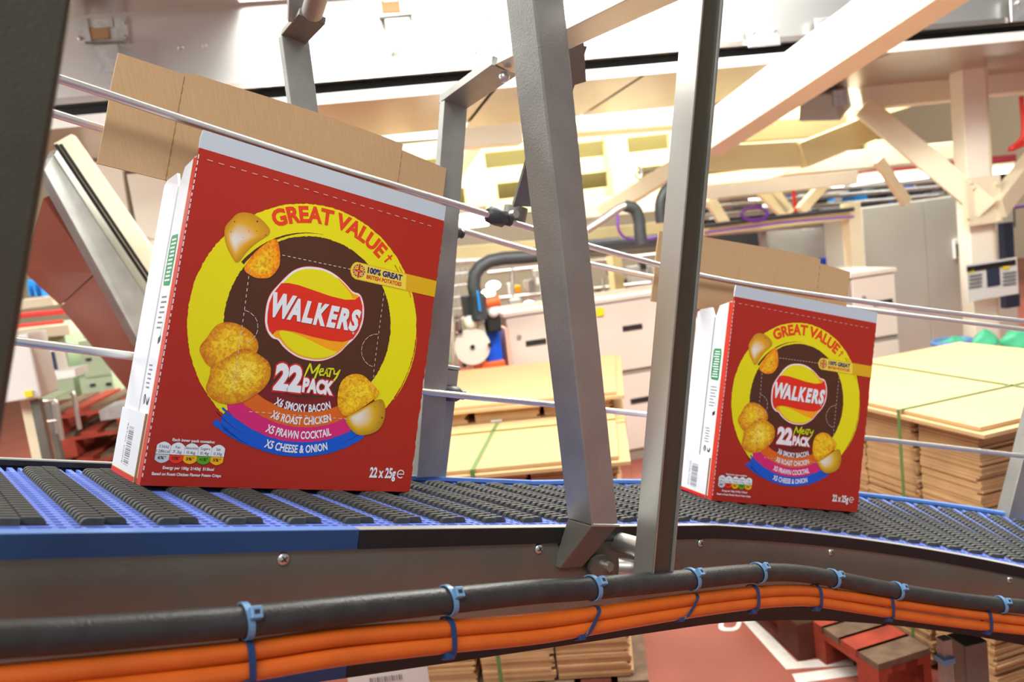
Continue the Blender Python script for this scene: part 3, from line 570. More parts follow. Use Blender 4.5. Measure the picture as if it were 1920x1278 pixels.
# A: leans left, mitred foot tucked back to the frame.  outer face to the right, upstream face to the left
_, uu, vv, nn = path(.42)
root, a, b, eu, ev, nn, vv, uu = post('support_post', 'middle steel post leaning left with mitred foot bolted to the conveyor side', (1111, 985), (994, -60), .775, .655, .039, .036, t_=.42)
c = a+vv*.040*SU-nn*.052*SU
m_ = MB(); m_.hexa([c, c+eu*.9, c+eu*.9+ev*.3, c+ev*.3], [a, a+eu, a+eu+ev, a+ev]); m_.build('mitred_foot', 'steel_dusty', root, bevel=.002)
m_ = MB(); m_.cyl(a-(a-b)*.001, a+eu, .0022, 8); m_.build('weld_bead', 'steel', root)
# hinge plate and bolt by the foot
th_, hh_ = on_side(1125, 1060, ON-.004); Pq, uq, vq, nq = path(th_, ON-.002, hh_)
hp = T('hinge_bracket', Pq, 'small rounded steel hinge plate with hex bolt beside the mitred post foot', 'bracket')
m_ = MB(); kk = 20; V = []
for d in (0, .006): V += [Pq-vq*d+(uq*cos(t)*1.5+nq*sin(t))*.015 for t in np.linspace(0, 2*pi, kk, endpoint=False)]
m_.add(V, [tuple(range(kk))[::-1], tuple(range(kk, 2*kk))]+[(i, (i+1) % kk, (i+1) % kk+kk, i+kk) for i in range(kk)]); m_.build('plate', 'steel_plate', hp)
m_ = MB(); m_.cyl(Pq+uq*.010-vq*.006, Pq+uq*.010-vq*.013, .0072, 6); m_.build('hex_bolt', 'steel', hp)
th_, hh_ = on_side(1172, 1060, ON-.004); Pq, uq, vq, nq = path(th_, ON, hh_)
# B
rootB, a, b, eu, ev, nn, vv, uu = post('support_post', 'right steel post with bright left face and shade painted dark on the right, leaning right', (1222, 1092), (1323, -60), .80, .80, .035, .026, t_=.40, chan=True)
m_ = MB(); m_.cyl(a+eu*.5+ev+nn*.035-vv*.002, a+eu*.5+ev+nn*.035+vv*.12, .014, 18); m_.build('fixing_stub', 'steel', rootB)
m_ = MB(); m_.cyl(pd(1158, 1062, .845*SU), pd(1222, 1066, .845*SU), .013, 18); m_.build('fixing_stub', 'steel', rootB)
# C
rootC, a, b, eu, ev, nn, vv, uu = post('support_post', 'large blurred dark steel post filling the left edge of the view', (-36, 1040), (148, -60), .40, .375, .0, .0) if False else (None,)*8
_, uu, vv, nn = path(-.25); a = pd(-30, 1015, .385*SU); b = pd(146, -50, .385*SU); b = b+(b-a)*.6
rc = T('support_post', a-uu*.04, 'large steel post with shade in its dark colour, filling the left edge, nearest the camera', 'support post')
wv = vv*.04*SU
m_ = MB(); m_.hexa([a-uu*.05*SU, a, a+wv, a-uu*.05*SU+wv], [b-uu*.05*SU, b, b+wv, b-uu*.05*SU+wv]); m_.build('tube', 'steel_shaded', rc, bevel=.004)  # dark tone stands in for the dim surroundings this post reflects
# ------------------------------------------------------------------ gantries over the belt (flat bar)
def bar(mb, p, q, wdir, wd, th):
    p, q, wdir = map(lambda z: np.array(z, float), (p, q, wdir)); d = q-p; d /= np.linalg.norm(d); wdir = wdir-d*(wdir @ d); wdir /= np.linalg.norm(wdir); t = np.cross(d, wdir)
    a, e = wdir*wd/2, t*th/2; return mb.hexa([p-a-e, p+a-e, p+a+e, p-a+e], [q-a-e, q+a-e, q+a+e, q-a+e])
_, uu, vv, nn = path(.42)
g = T('rail_gantry', pd(812, 900, 1.12*SU), 'bent flat steel gantry bar reaching over the belt behind the middle post', 'bracket')
e0, e1, e2, e3 = pd(800, 893, 1.10*SU), pd(851, 190, 1.10*SU), pd(948, 122, .97*SU), pd(1290, -42, .62*SU)
m_ = MB(); bar(m_, e0, e1, uu, .050, .016); m_.build('upright', 'steel_matt', g, bevel=.001)
m_ = MB(); bar(m_, e1+(e1-e2)*.05, e2, uu+vv*.2, .050, .016); m_.build('arm', 'steel_matt', g, bevel=.001)
m_ = MB(); bar(m_, e2, e3, uu+vv*.2, .036, .014); m_.build('arm', 'steel', g, bevel=.001)
m_ = MB(); m_.ball(e2-nn*.02, .009, 10); m_.build('dome_nut', 'chrome', g)
f0, f1 = pd(1083, 78, .86*SU), pd(975, 400, 1.10*SU)
hg = T('rail_hanger', f1, 'dark flat steel hanger dropping to the upper front rail knob', 'bracket')
m_ = MB(); bar(m_, pd(1076, 82, .98*SU), pd(982, 385, 1.13*SU), uu-vv*.1, .046, .009); m_.build('strap', 'steel_dusty', hg, bevel=.001)
m_ = MB(); bar(m_, pd(1066, 78, .97*SU), pd(1072, 160, 1.0*SU), uu, .055, .006); m_.build('gusset', 'steel_dusty', hg)
m_ = MB(); m_.cyl(pd(968, 388, 1.14*SU), pd(963, 418, 1.14*SU)+vv*.001, .0225, 20); m_.build('strap_end', 'steel_dusty', hg)
bp_ = pd(960, 402, 1.115*SU); m_ = MB(); m_.cyl(bp_, bp_-vv*.012, .0085, 6); m_.build('hex_bolt', 'steel', hg)
def knob(par, x, y, dep, label, r=.017, ln=.045, ax=None):
    c_ = pd(x, y, dep*SU); d = uu if ax is None else ax
    m_ = MB(); m_.tube([c_-d*ln*.5, c_-d*ln*.34, c_-d*ln*.05, c_+d*ln*.34, c_+d*ln*.5], [r*.55, r*.95, r, r*.95, r*.5], 8); root = m_.build('clamp_knob', 'knob_plastic', par, 'black clamp knob')
    m_ = MB(); m_.tube([c_+d*ln*.5, c_+d*ln*.72], [r*.62, r*.62], 12); m_.build('collar', 'knob_plastic', root)
    return root
knob(hg, 931, 406, 1.10, 'black clamp knob on the upper front rail beside the hanger bolt')
knob(g, 850, 434, 1.15, 'black clamp knob half hidden by the right edge of the large carton', .014, .03)
# capped far post, the socket of the gantry
c0, c1 = pd(800, 900, 1.13*SU), pd(825, 690, 1.13*SU)
sk = T('socket_post', c0, 'short grey steel post with welded cap behind the large carton', 'support post')
m_ = MB(); bar(m_, c0, c1, uu, .056, .045); m_.build('tube', 'steel_matt', sk, bevel=.002)
m_ = MB(); bar(m_, c1, c1+nn*.007, uu, .060, .049); m_.build('cap', 'steel', sk, bevel=.002)
knob(sk, 846, 737, 1.12, 'black clamp knob on the low rail where it meets the capped post', .015, .04)
# upstream gantry at upper left
g2 = T('rail_gantry', pd(585, 330, 1.12*SU), 'bent flat steel gantry bar above the lid flap of the large carton', 'bracket')
q0, q1, q2, q3 = pd(598, 420, 1.10*SU), pd(550, 70, 1.06*SU), pd(586, 30, .98*SU), pd(560, -60, .96*SU)
m_ = MB(); bar(m_, q0, q1, uu, .050, .016); m_.build('upright', 'steel_matt', g2, bevel=.001)
m_ = MB(); bar(m_, q1, q2, uu, .044, .012); m_.build('arm', 'steel_dusty', g2, bevel=.001)
m_ = MB(); bar(m_, pd(556, 40, 1.0*SU), q3, uu, .03, .012); m_.build('arm', 'steel_matt', g2, bevel=.001)
m_ = MB(); m_.cyl(pd(586, 22, .97*SU), pd(606, -45, .9*SU), .017, 18); m_.build('cross_tube', 'steel_matt', g2)
# conveyor legs bottom right and far post at right edge
for i, (x, y, w_) in enumerate(((1770, 1195, .022), (1812, 1195, .055))):
    p = pd(x, y, (1.28+.03*i)*SU); q = p.copy(); q[2] = 0
    m_ = MB(); m_.beam(q, p, w_, w_, (BY[0], BY[1], 0)); r_ = m_.build('leg', ('steel_matt', 'steel_dusty')[i], cv, ('slim steel leg with a blue clip', 'thick dark steel leg')[i], bevel=.002)
    m_ = MB(); m_.beam(q, q+np.array([0, 0, .008]), w_*1.8, w_*1.8, (BY[0], BY[1], 0)); m_.build('foot_plate', 'steel_dusty', r_)
    if i == 0:
        m_ = MB(); z = pd(1772, 1240, 1.28*SU); m_.beam(z, z+np.array([0, 0, .012]), w_*1.25, w_*1.25, (BY[0], BY[1], 0)); m_.build('clip', 'tie_light', r_)
p = pd(1925, 850, 1.56*SU); q = pd(1893, 975, 1.56*SU)
fr_ = T('support_post', q, 'pale steel post at the right edge behind the belt', 'support post')
m_ = MB(); bar(m_, q-(p-q)*.3, p+(p-q)*3, BX, .052, .04); m_.build('tube', 'steel_matt', fr_, bevel=.002)
# ------------------------------------------------------------------ cables along the conveyor side
def lead(name, pts, o, r, mt, label, wob=0.):
    P3 = []; g_ = (-.2, -.1)
    for x, y in pts:
        t, h = on_side(x, y, o, max(g_[0], -.2), g_[1]); g_ = (t, h); P3.append(PP(t, o, h))
    P3 = [P3[0]+(P3[0]-P3[1])*1.0]+P3+[P3[-1]+(P3[-1]-P3[-2])*1.5]
    # catmull-rom
    Q = []
    for i in range(1, len(P3)-2):
        a_, b_, c_, d_ = P3[i-1:i+3]
        for s in np.linspace(0, 1, 9, endpoint=False): Q.append(.5*((2*b_)+(c_-a_)*s+(2*a_-5*b_+4*c_-d_)*s*s+(-a_+3*b_-3*c_+d_)*s**3))
    Q = [P3[0]]+Q+[P3[-2], P3[-1]]
    m_ = MB(); m_.tube(Q, r, 20); m_.build(name, mt, None, label, 'cable'); return Q
OC = ON-.062
blk = [(0, 1198), (150, 1189), (300, 1177), (460, 1164), (640, 1145), (840, 1125), (1000, 1109), (1110, 1102), (1280, 1087), (1400, 1075), (1480, 1073), (1560, 1084), (1680, 1107), (1800, 1125), (1920, 1137)]
QB = lead('conduit', blk, OC, .0137, 'cable_black', 'thick black cable tied along the side of the conveyor')
oru = [(0, 1268), (433, 1222), (640, 1193), (840, 1177), (1000, 1164), (1110, 1150), (1280, 1125), (1400, 1111), (1480, 1106), (1540, 1110), (1680, 1130), (1800, 1147), (1920, 1163)]
orl = [(0, 1310), (433, 1262), (640, 1230), (840, 1208), (1000, 1193), (1110, 1176), (1280, 1148), (1400, 1132), (1480, 1126), (1540, 1129), (1680, 1151), (1800, 1168), (1920, 1181)]
QU = lead('cable', oru, OC+.001, .0091, 'cable_orange', 'upper orange cable of the tied pair')
QL = lead('cable', orl, OC-.001, .0088, 'cable_orange', 'lower orange cable of the tied pair')
def near(Q, x):
    b = min(range(len(Q)-1), key=lambda i: abs(proj(Q[i])[0]-x)+(1e6 if (Q[i]-CAMP) @ CF < .1 else 0)); return Q[b], Q[b+1]-Q[b-1]
def tie(x, low, i):
    if low: c1_, d = near(QU, x); c2_, _ = near(QL, x-3); R1 = .0112
    else: c1_, d = near(QB, x); c2_ = c1_; R1 = .0153
    d = d/np.linalg.norm(d); up = np.array([0, 0, 1.]); a = np.cross(d, up); a /= np.linalg.norm(a); e = np.cross(a, d)
    ctr = (c1_+c2_)/2; half = np.linalg.norm(c1_-c2_)/2; ax = (c1_-c2_)/(2*half) if half > 1e-5 else e
    sd = np.cross(d, ax); sd /= np.linalg.norm(sd); tilt = (.25 if low else .22)*(1 if i % 2 else .8)
    hw = .0030; N = 28; ring = []
    for k_ in range(N):
        t = 2*pi*k_/N; p = ctr+ax*(half*(1 if sin(t) > 0 else -1)*min(1, abs(sin(t))*3)+R1*sin(t))+sd*R1*cos(t)+d*(-tilt*R1*sin(t)); ring.append(p)
    root = T('cable_tie', ctr, TL[(low, i)], 'cable tie', ('navy cable ties on the orange cables' if low else 'light blue cable ties on the black cable'))
    m_ = MB(); V = []
    for p in ring:
        rd = p-ctr; rd -= d*(rd @ d); rd /= np.linalg.norm(rd); V += [p-d*hw-rd*.0006, p+d*hw-rd*.0006, p+d*hw+rd*.0009, p-d*hw+rd*.0009]
    m_.add(V, [(4*k_+j, 4*k_+(j+1) % 4, 4*((k_+1) % N)+(j+1) % 4, 4*((k_+1) % N)+j) for k_ in range(N) for j in range(4)], 0)
    mt = 'tie_navy' if low else 'tie_light'; m_.build('strap', mt, root)
    cam_side = CAMP-ctr; cam_side /= np.linalg.norm(cam_side)
    if low: hc = ctr-ax*(half+R1*.95)+cam_side*.004
    else:
        q_ = cam_side*.75+e*.28; q_ -= d*(q_ @ d); q_ /= np.linalg.norm(q_); hc = ctr+q_*(R1+.002)+d*.002
    nx = hc-ctr; nx -= d*(nx @ d); nx /= np.linalg.norm(nx); if_ = np.cross(d, nx)
    m_ = MB(); m_.box(hc-d*.0052-if_*.0055-nx*.003, d*.0104, if_*.011, nx*.0072); hd = m_.build('head', mt, root, bevel=.001)
    m_ = MB(); m_.box(hc-d*.0025-if_*.002+nx*.0041, d*.005, if_*.004, nx*.0003); m_.build('slot', 'bed_dark', hd)
LX = [463, 847, 1118, 1297, 1424, 1557, 1680, 1877]; NX = [463, 833, 1105, 1290, 1412, 1533, 1665, 1850]
wh_ = ['under the left part of the large carton', 'just right of the end of the blue edge strip', 'at the foot of the middle leaning post', 'just right of the right steel post', 'on the crest of the cable under the far carton', 'below the right part of the far carton', 'on the falling stretch right of the far carton', 'nearest the right edge of the picture']
TL = {}
for i in range(8):
    TL[(False, i)] = 'light blue cable tie '+wh_[i]; TL[(True, i)] = 'navy cable tie '+wh_[i].replace('of the cable ', '')
for i, x in enumerate(LX): tie(x, False, i)
for i, x in enumerate(NX): tie(x, True, i)
# ================================================================== the hall
mat('brown_reflect', rgb(140, 76, 62), .45, .25, var=.1, vscale=3)  # stainless sheet, the red floor's reflection put into its base colour
mat('floor_paint', rgb(168, 94, 78, .9), .45, var=.16, vscale=3, bump=.1, bscale=120)
mat('wall_cream', rgb(226, 214, 186, .8), .8); mat('ceiling_grey', rgb(180, 178, 168, .8), .8)
mat('cream', rgb(244, 232, 200, .92), .5, var=.04, vscale=3); mat('cream_pale', rgb(250, 244, 226, .95), .5, var=.04, vscale=3)
mat('cream_yellow', rgb(240, 226, 170, .9), .55, var=.05, vscale=2); mat('slot_olive', rgb(130, 118, 62, .8), .8)
mat('cabinet', rgb(236, 222, 208, .9), .45); mat('cabinet_gap', rgb(150, 138, 126), .6); mat('handle_black', rgb(40, 38, 38), .5)
mat('cabinet_grey', rgb(186, 190, 182, .95), .45, 0., var=.06, vscale=2); mat('label_yellow', rgb(236, 220, 30), .5)
mat('trough', (.74, .73, .70, 1), .40, 1., var=.05, vscale=2); mat('trough_under', (.60, .52, .47, 1), .34, 1., var=.08, vscale=2)  # brown tint of the underside carries some of the floor's reflection
mat('black', rgb(22, 21, 20), .7); mat('white_paint', rgb(232, 232, 228, .9), .55); mat('galv', (.62, .63, .63, 1), .45, .9, var=.2, vscale=30)
mat('wood_red', rgb(168, 66, 46), .75, var=.3, vscale=12); mat('wood_dark', rgb(96, 40, 26), .8, var=.35, vscale=14); mat('wood_worn', rgb(120, 96, 76), .8, var=.35, vscale=20)
mat('floor_white', rgb(226, 222, 214), .6, var=.15, vscale=14); mat('strap_green', rgb(96, 128, 74), .45); mat('strap_olive', rgb(130, 140, 60), .45)
mat('purple', rgb(130, 66, 180), .45); mat('red', rgb(206, 46, 36), .5); mat('blue', rgb(0, 84, 214), .45); mat('blue_bright', rgb(30, 140, 220), .4)
mat('orange', rgb(238, 100, 40), .5); mat('orange_salmon', rgb(244, 186, 158), .6); mat('amber', rgb(240, 160, 20), .4); mat('hose_black', rgb(58, 60, 62), .5, bump=.6, bscale=80)
mat('green_bag', rgb(90, 212, 160, .9), .35, bump=.8, bscale=25); mat('green_box', rgb(110, 178, 118), .5); mat('pale_green', rgb(184, 204, 170), .55); mat('dark_blue', rgb(40, 60, 130), .4)
mat('dark_red', rgb(130, 36, 44), .6); mat('glass', (.95, .97, 1, 1), .05, trans=1.)
mat('tube_glow', (1, .97, .92, 1), .5, emit=9.); mat('beam_glow', (1, .98, .94, 1), .5, emit=3.6); mat('screen_dark', rgb(44, 56, 78), .3)
def tray_mat():
    m = bpy.data.materials.new('tray_holes'); m.use_nodes = True; nt = m.node_tree; b = nt.nodes['Principled BSDF']; b.inputs['Metallic'].default_value = .6; b.inputs['Roughness'].default_value = .45
    tc = nt.nodes.new('ShaderNodeTexCoord'); v = nt.nodes.new('ShaderNodeTexVoronoi'); v.inputs['Scale'].default_value = 34; v.inputs['Randomness'].default_value = .12
    nt.links.new(tc.outputs['Object'], v.inputs['Vector']); r = nt.nodes.new('ShaderNodeValToRGB'); r.color_ramp.interpolation = 'CONSTANT'
    r.color_ramp.elements[0].color = (.95, .95, .92, 1); r.color_ramp.elements[1].position = .34; r.color_ramp.elements[1].color = (.45, .46, .46, 1)
    nt.links.new(v.outputs['Distance'], r.inputs[0]); nt.links.new(r.outputs[0], b.inputs['Base Color']); MATS['tray_holes'] = m
tray_mat()
def hc(P): return float(P @ BX), float(P @ BY), float(P[2])
def fr_box(mb, tl, br, Y, dep, mi=0):
    a = hc(px(*tl, Y)); b = hc(px(*br, Y)); return mb.hbox(a[0], b[0], Y, Y+dep, b[2], a[2], mi)
def struct(name, mb, mt): return mb.build(name, mt, None, kind='structure')
struct('floor', MB().hbox(-11, 13, -3.2, 19, -.12, 0), 'floor_paint')
struct('wall_back', MB().hbox(-11, 13, 18.8, 19, 0, 6.2), 'wall_cream')
struct('wall_left', MB().hbox(-11.2, -11, -3.2, 19, 0, 6.2), 'wall_cream')
struct('wall_right', MB().hbox(13, 13.2, -3.2, 19, 0, 6.2), 'wall_cream')
struct('ceiling', MB().hbox(-11.2, 13.2, -3.2, 19, 6.2, 6.35), 'ceiling_grey')
# floor markings
def strip(name, pts, label, wd=None):
    m_ = MB(); V = [pz(x, y, .0015) for x, y in pts]; lo = [v-np.array([0, 0, .0014]) for v in V]; N = len(V)
    m_.add(lo+V, [tuple(range(N))[::-1], tuple(range(N, 2*N))]+[(i, (i+1) % N, (i+1) % N+N, i+N) for i in range(N)])
    return m_.build(name, 'floor_white', None, label, 'floor marking')
strip('floor_line', [(1300, 1090), (1318, 1086), (1420, 1164), (1494, 1240), (1600, 1227), (1600, 1246), (1474, 1254), (1395, 1166)], 'white painted floor corner line leading to the dark pallet')
strip('floor_line', [(1485, 1263), (1620, 1245), (1660, 1258), (1512, 1278), (1530, 1310), (1508, 1310)], 'second white floor line in the bottom right, in front of the red pallet')
m_ = MB(); cc = pz(1369, 1168, .0016); rx = pz(1390, 1168, .0016)-cc; ry = pz(1373, 1154, .0016)-cc; K = 28; V = []
for f in (1., .58): V += [cc+rx*f*math.copysign(abs(cos(t))**.7, cos(t))+ry*f*math.copysign(abs(sin(t))**.7, sin(t)) for t in np.linspace(0, 2*pi, K, endpoint=False)]
m_.add(V, [(i, (i+1) % K, (i+1) % K+K, i+K) for i in range(K)]); m_.build('floor_numeral', 'floor_white', None, 'white painted numeral 0 on the floor under the conveyor', 'floor marking')
# ------------------------------------------------------------------ overhead trough conveyor
YT = 4.0
zb = hc(px(880, 121, YT))[2]; zt = zb+.36
ov = T('overhead_conveyor', H3(0, YT, zb-.12), 'long stainless overhead conveyor trough with brown reflecting underside', 'conveyor')
xs_ = [-5.2, -2.85, hc(px(912, 60, YT))[0], 1.62, 3.1, 6.5]
for a_, b_ in zip(xs_, xs_[1:]): MB().hbox(a_+.004, b_-.004, YT, YT+.02, zb, zt).build('side_panel', 'trough', ov)
MB().hbox(-5.2, 6.5, YT-.03, YT+.02, zb-.03, zb).build('lip', 'trough_under', ov)
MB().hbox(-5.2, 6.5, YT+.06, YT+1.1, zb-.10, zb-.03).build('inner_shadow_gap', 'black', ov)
for a_, b_ in zip(xs_, xs_[1:]):
    MB().hbox(a_+.012, b_-.012, YT-.02, YT+1.15, zb-.135, zb-.10).build('underside_panel', 'trough_under', ov)
MB().hbox(-5.2, 6.5, YT-.035, YT-.02, zb-.135, zb-.085).build('edge_rail', 'white_paint', ov)
MB().hbox(-5.2, 6.5, YT+1.1, YT+1.13, zb-.10, zt).build('side_panel', 'trough', ov)
MB().hbox(-5.2, 6.5, YT-.05, YT+1.2, zt, zt+.03).build('top_cover', 'trough_under', ov)
def screws(par, pts, Y, r=.012):
    for x, y in pts:
        p = px(x, y, Y); m_ = MB(); m_.tube([p, p-BY*.006, p-BY*.011], [r, r, r*.5], 10); m_.build('screw', 'steel', par)
screws(ov, [(885, 42), (928, 38), (896, 30), (915, 28), (339, 90), (384, 86), (362, 10), (735, 100)], YT)
for i, (tl, br, dx) in enumerate((((140, 36), (245, 82), 60), ((686, -14), (795, 34), 62))):
    r_ = T('trough_bracket', px(tl[0]+50, br[1], YT-.04), ('galvanised bracket with tan slot and hanging lug, at upper left of the overhead trough', 'galvanised bracket with hanging lug at top centre of the overhead trough')[i], 'bracket', 'brackets on the overhead trough')
    m_ = MB(); fr_box(m_, tl, (tl[0]+32, br[1]), YT-.012, .012); fr_box(m_, (br[0]-32, tl[1]-3), br, YT-.012, .012); fr_box(m_, (tl[0]+32, tl[1]), (br[0]-32, tl[1]+14), YT-.012, .012); m_.build('plate', 'galv', r_)
    m_ = MB(); fr_box(m_, (tl[0]+26, tl[1]+15), (tl[0]+66, tl[1]+36), YT-.008, .006); m_.build('slot', 'kraft_edge', r_)
    m_ = MB(); a_, b_ = px(tl[0]+56, tl[1]+44, YT), px(tl[0]+56, tl[1]+44, YT-.12); m_.beam(a_, b_, .16, .012); m_.build('tongue', 'steel_dusty', r_, bevel=.002)
    m_ = MB(); fr_box(m_, (tl[0]+36, tl[1]+50), (tl[0]+88, tl[1]+98), YT-.13, .008); m_.build('lug', 'galv', r_)
    screws(r_, [(tl[0]+10, tl[1]+36), (br[0]-12, tl[1]+6), (br[0]-10, tl[1]+34), (tl[0]+50, tl[1]+90)], YT-.014, .009)
for i, (tl, br) in enumerate((((880, 84), (945, 128)), ((1400, 48), (1464, 84)), ((1529, 34), (1585, 80)), ((1895, -6), (1960, 36)))):
    r_ = T('joint_plate', px((tl[0]+br[0])/2, br[1], YT-.05), ['stainless joint plate left of the middle post, on the overhead trough', 'pale joint plate right of the right steel post, on the overhead trough', 'joint plate partly behind the big diagonal beam, on the overhead trough', 'joint plate at the upper right corner, on the overhead trough'][i], 'bracket', 'joint plates on the overhead trough')
    m_ = MB(); fr_box(m_, tl, br, YT-.05, .012); m_.build('plate', 'steel' if i == 0 else 'galv', r_, bevel=.003)
    screws(r_, [(tl[0]+12, tl[1]+12), (br[0]-12, tl[1]+8)], YT-.052, .011)
zu = hc(px(300, 34, YT))[2]
MB().hbox(-5.2, -.35, 2.5, 3.93, zu+.02, zu+.1).build('upper_tray', 'trough_under', None, 'brown underside of a tray at the top left, above the overhead trough', 'tray')
# perforated cable tray and glowing overlit beams behind the trough
pa, pb = px(600, 222, 5.5), px(1990, 108, 5.5)
ct = T('cable_tray', (pa+pb)/2, 'perforated galvanised cable tray below and behind the overhead trough', 'cable tray')
m_ = MB(); m_.beam(px(60, 266, 5.5), pb, .02, .13); m_.build('side_rail', 'tray_holes', ct)
m_ = MB(); m_.beam(px(60, 262, 5.5)+BY*.16, pb+BY*.16, .30, .01); m_.build('tray_floor', 'galv', ct)
for x in (640, 930, 1250, 1640):
    p = px(x, 222-(x-600)*.082, 5.48); m_ = MB(); m_.beam(p-np.array([0, 0, .07]), p+np.array([0, 0, .07]), .05, .012, (BY[0], BY[1], 0)); m_.build('coupler', 'galv', ct)
def light(p, q, label, w_=.10, h_=.06, mt='tube_glow', group='ceiling lights of the hall', hz=.04):
    r_ = T('ceiling_light', (p+q)/2, label, 'light', group); m_ = MB(); m_.beam(p, q, w_, h_); m_.build('diffuser', mt, r_)
    m_ = MB(); m_.beam(p+np.array([0, 0, h_/2+hz/2]), q+np.array([0, 0, h_/2+hz/2]), w_*1.15, hz); m_.build('housing', 'cream', r_); return r_
light(px(600, 248, 5.9), px(838, 232, 5.9), 'long overlit cream beam made to glow, behind the lid flap of the large carton', .2, .17, 'beam_glow')  # overlit cream beam, made to glow though it is no lamp
light(px(1066, 210, 5.9), px(1275, 196, 5.9), 'long overlit cream beam made to glow, between the two leaning posts', .2, .17, 'beam_glow')  # glow again replaces strong light on a cream beam
# ------------------------------------------------------------------ cream steelwork
def bm(mats, name, label, p, q, w_, h_, ch=0, mi=0, bevel=.006):
    m_ = MB(); m_.beam(p, q, w_, h_); return m_.build(name, mats, None, label, 'beam', base=(np.array(p)+np.array(q))/2, bevel=bevel)
def colm(name, label, x, y, Y, w_, ztop, mt='cream_pale', zbot=0.):
    p = px(x, y, Y); X = hc(p)[0]; m_ = MB(); m_.hbox(X-w_/2, X+w_/2, Y, Y+w_, zbot, ztop); return m_, X
bm('cream_pale', 'diagonal_beam', 'big cream diagonal beam crossing the upper right', px(1325, 262, 4.3), px(1836, -92, 2.35), .17, .20)
bm('cream_pale', 'cross_beam', 'cream cross beam under the cable tray, left of the right column', px(1602, 182, 5.2), px(1838, 158, 5.2), .16, .20)
bm('cream_pale', 'cross_beam', 'cream cross beam under the cable tray, right of the right column', px(1838, 156, 5.2), px(2050, 138, 5.2), .16, .20)
bm('cream', 'cross_beam', 'cream beam between the middle and right posts, below the glowing beam', px(1060, 250, 6.1), px(1280, 234, 6.1), .3, .05)
bm('cream_pale', 'cross_beam', 'pale beam behind the bent gantry bar', px(860, 254, 5.95), px(975, 246, 5.95), .2, .20)
bm('cream', 'brace_beam', 'cream brace falling to the foot plate of the right column', px(1618, 200, 5.1), px(1850, 392, 4.7), .10, .15)
bm('cream', 'brace_beam', 'cream brace rising to the right edge from the right column', px(1868, 392, 4.7), px(1990, 232, 5.1), .10, .15)
bm('cream_yellow', 'brace_beam', 'short cream brace below the grey light fitting', px(1500, 292, 5.3), px(1650, 232, 5.3), .09, .19)
bm('cream_yellow', 'cross_beam', 'cream rail running under the short brace', px(1300, 300, 5.35), px(1510, 288, 5.35), .12, .18)
bm('cream_yellow', 'cross_beam', 'cream long rail under the big diagonal beam', px(1370, 250, 6.0), px(1580, 236, 6.0), .14, .16)
bm('cream_yellow', 'brace_beam', 'cream thin brace meeting the long rail beside the right column', px(1500, 250, 6.6), px(1830, 150, 6.6), .1, .12)
m_ = MB(); a = px(1842, 330, 4.75); X = hc(a)[0]
col = T('column', H3(X, 4.9, 0), 'cream steel column at the right with bolted foot plate and paper notices', 'column')
MB().hbox(X-.095, X+.095, 4.78, 4.90, 0, 2.62).build('shaft', 'cream_pale', col, bevel=.006)
MB().hbox(X+.098, X+.13, 4.80, 4.90, 0, 2.62).build('cover_strip', 'cream', col)
m_ = MB(); fr_box(m_, (1812, 335), (1880, 415), 4.70, .05); m_.build('gusset_plate', 'cream', col)
for x, y in ((1820, 342), (1825, 352), (1815, 408), (1872, 412), (1868, 345)):
    p = px(x, y, 4.70); m_ = MB(); m_.cyl(p, p-BY*.015, .014, 6); m_.build('bolt', 'cream', col)
# mezzanine panel with rectangular slots
YM = 7.0
mz = T('mezzanine_panel', px(1060, 390, YM), 'cream mezzanine girder with rows of rectangular slots, behind the two leaning posts', 'girder')
ys = [0]; a = hc(px(560, 250, YM)); b = hc(px(1640, 215, YM)); z3 = hc(px(1080, 238, YM))[2]; z0 = hc(px(1080, 386, YM))[2]
hh = (z3-z0)/5.0
for k in range(5):
    if k % 2 == 0: MB().hbox(a[0], b[0], YM, YM+.06, z0+k*hh, z0+(k+1)*hh).build('rail', 'cream_yellow', mz)
    else:
        x = a[0]; j = 0
        while x < b[0]:
            wd = .22 if (j+k//2) % 2 else .30; MB().hbox(x, x+wd, YM, YM+.06, z0+k*hh, z0+(k+1)*hh).build('stile', 'cream_yellow', mz); x += wd+.42; j += 1
MB().hbox(a[0], b[0], YM+.25, YM+.3, z0, z3).build('back_sheet', 'slot_olive', mz)
m_ = MB(); fr_box(m_, (1140, 225), (1168, 385), YM-.10, .1); m_.build('upright', 'cream_yellow', mz)
bm('cream_pale', 'cross_beam', 'long cream beam below the slotted girder', px(1040, 398, 6.6), px(1260, 376, 6.6), .12, .16)
bm('cream', 'brace_beam', 'cream brace rising to the right post from the long beam', px(1130, 400, 6.0), px(1290, 300, 5.4), .1, .12)
bm('cream', 'brace_beam', 'pinkish brace beside the bent gantry bar', px(852, 330, 6.2), px(900, 262, 6.2), .09, .10)
# pull handle rods
for i, (x, y) in enumerate(((1197, 323), (1362, 206))):
    r_ = T('pull_handle', px(x, y, 4.2), ('small steel rod handle between the two leaning posts', 'small steel rod handle right of the right post')[i], 'handle'); m_ = MB(); m_.cyl(px(x, y, 4.2), px(x+28, y-4, 4.25), .008, 8); m_.build('rod', 'steel_dusty', r_)
    m_ = MB(); m_.tube([px(x, y, 4.2)+np.array([0, 0, .035*cos(t)])+BX*.02*sin(t) for t in np.linspace(0, 2*pi, 12, endpoint=False)], .008, 6, closed=True); m_.build('ring', 'steel', r_)
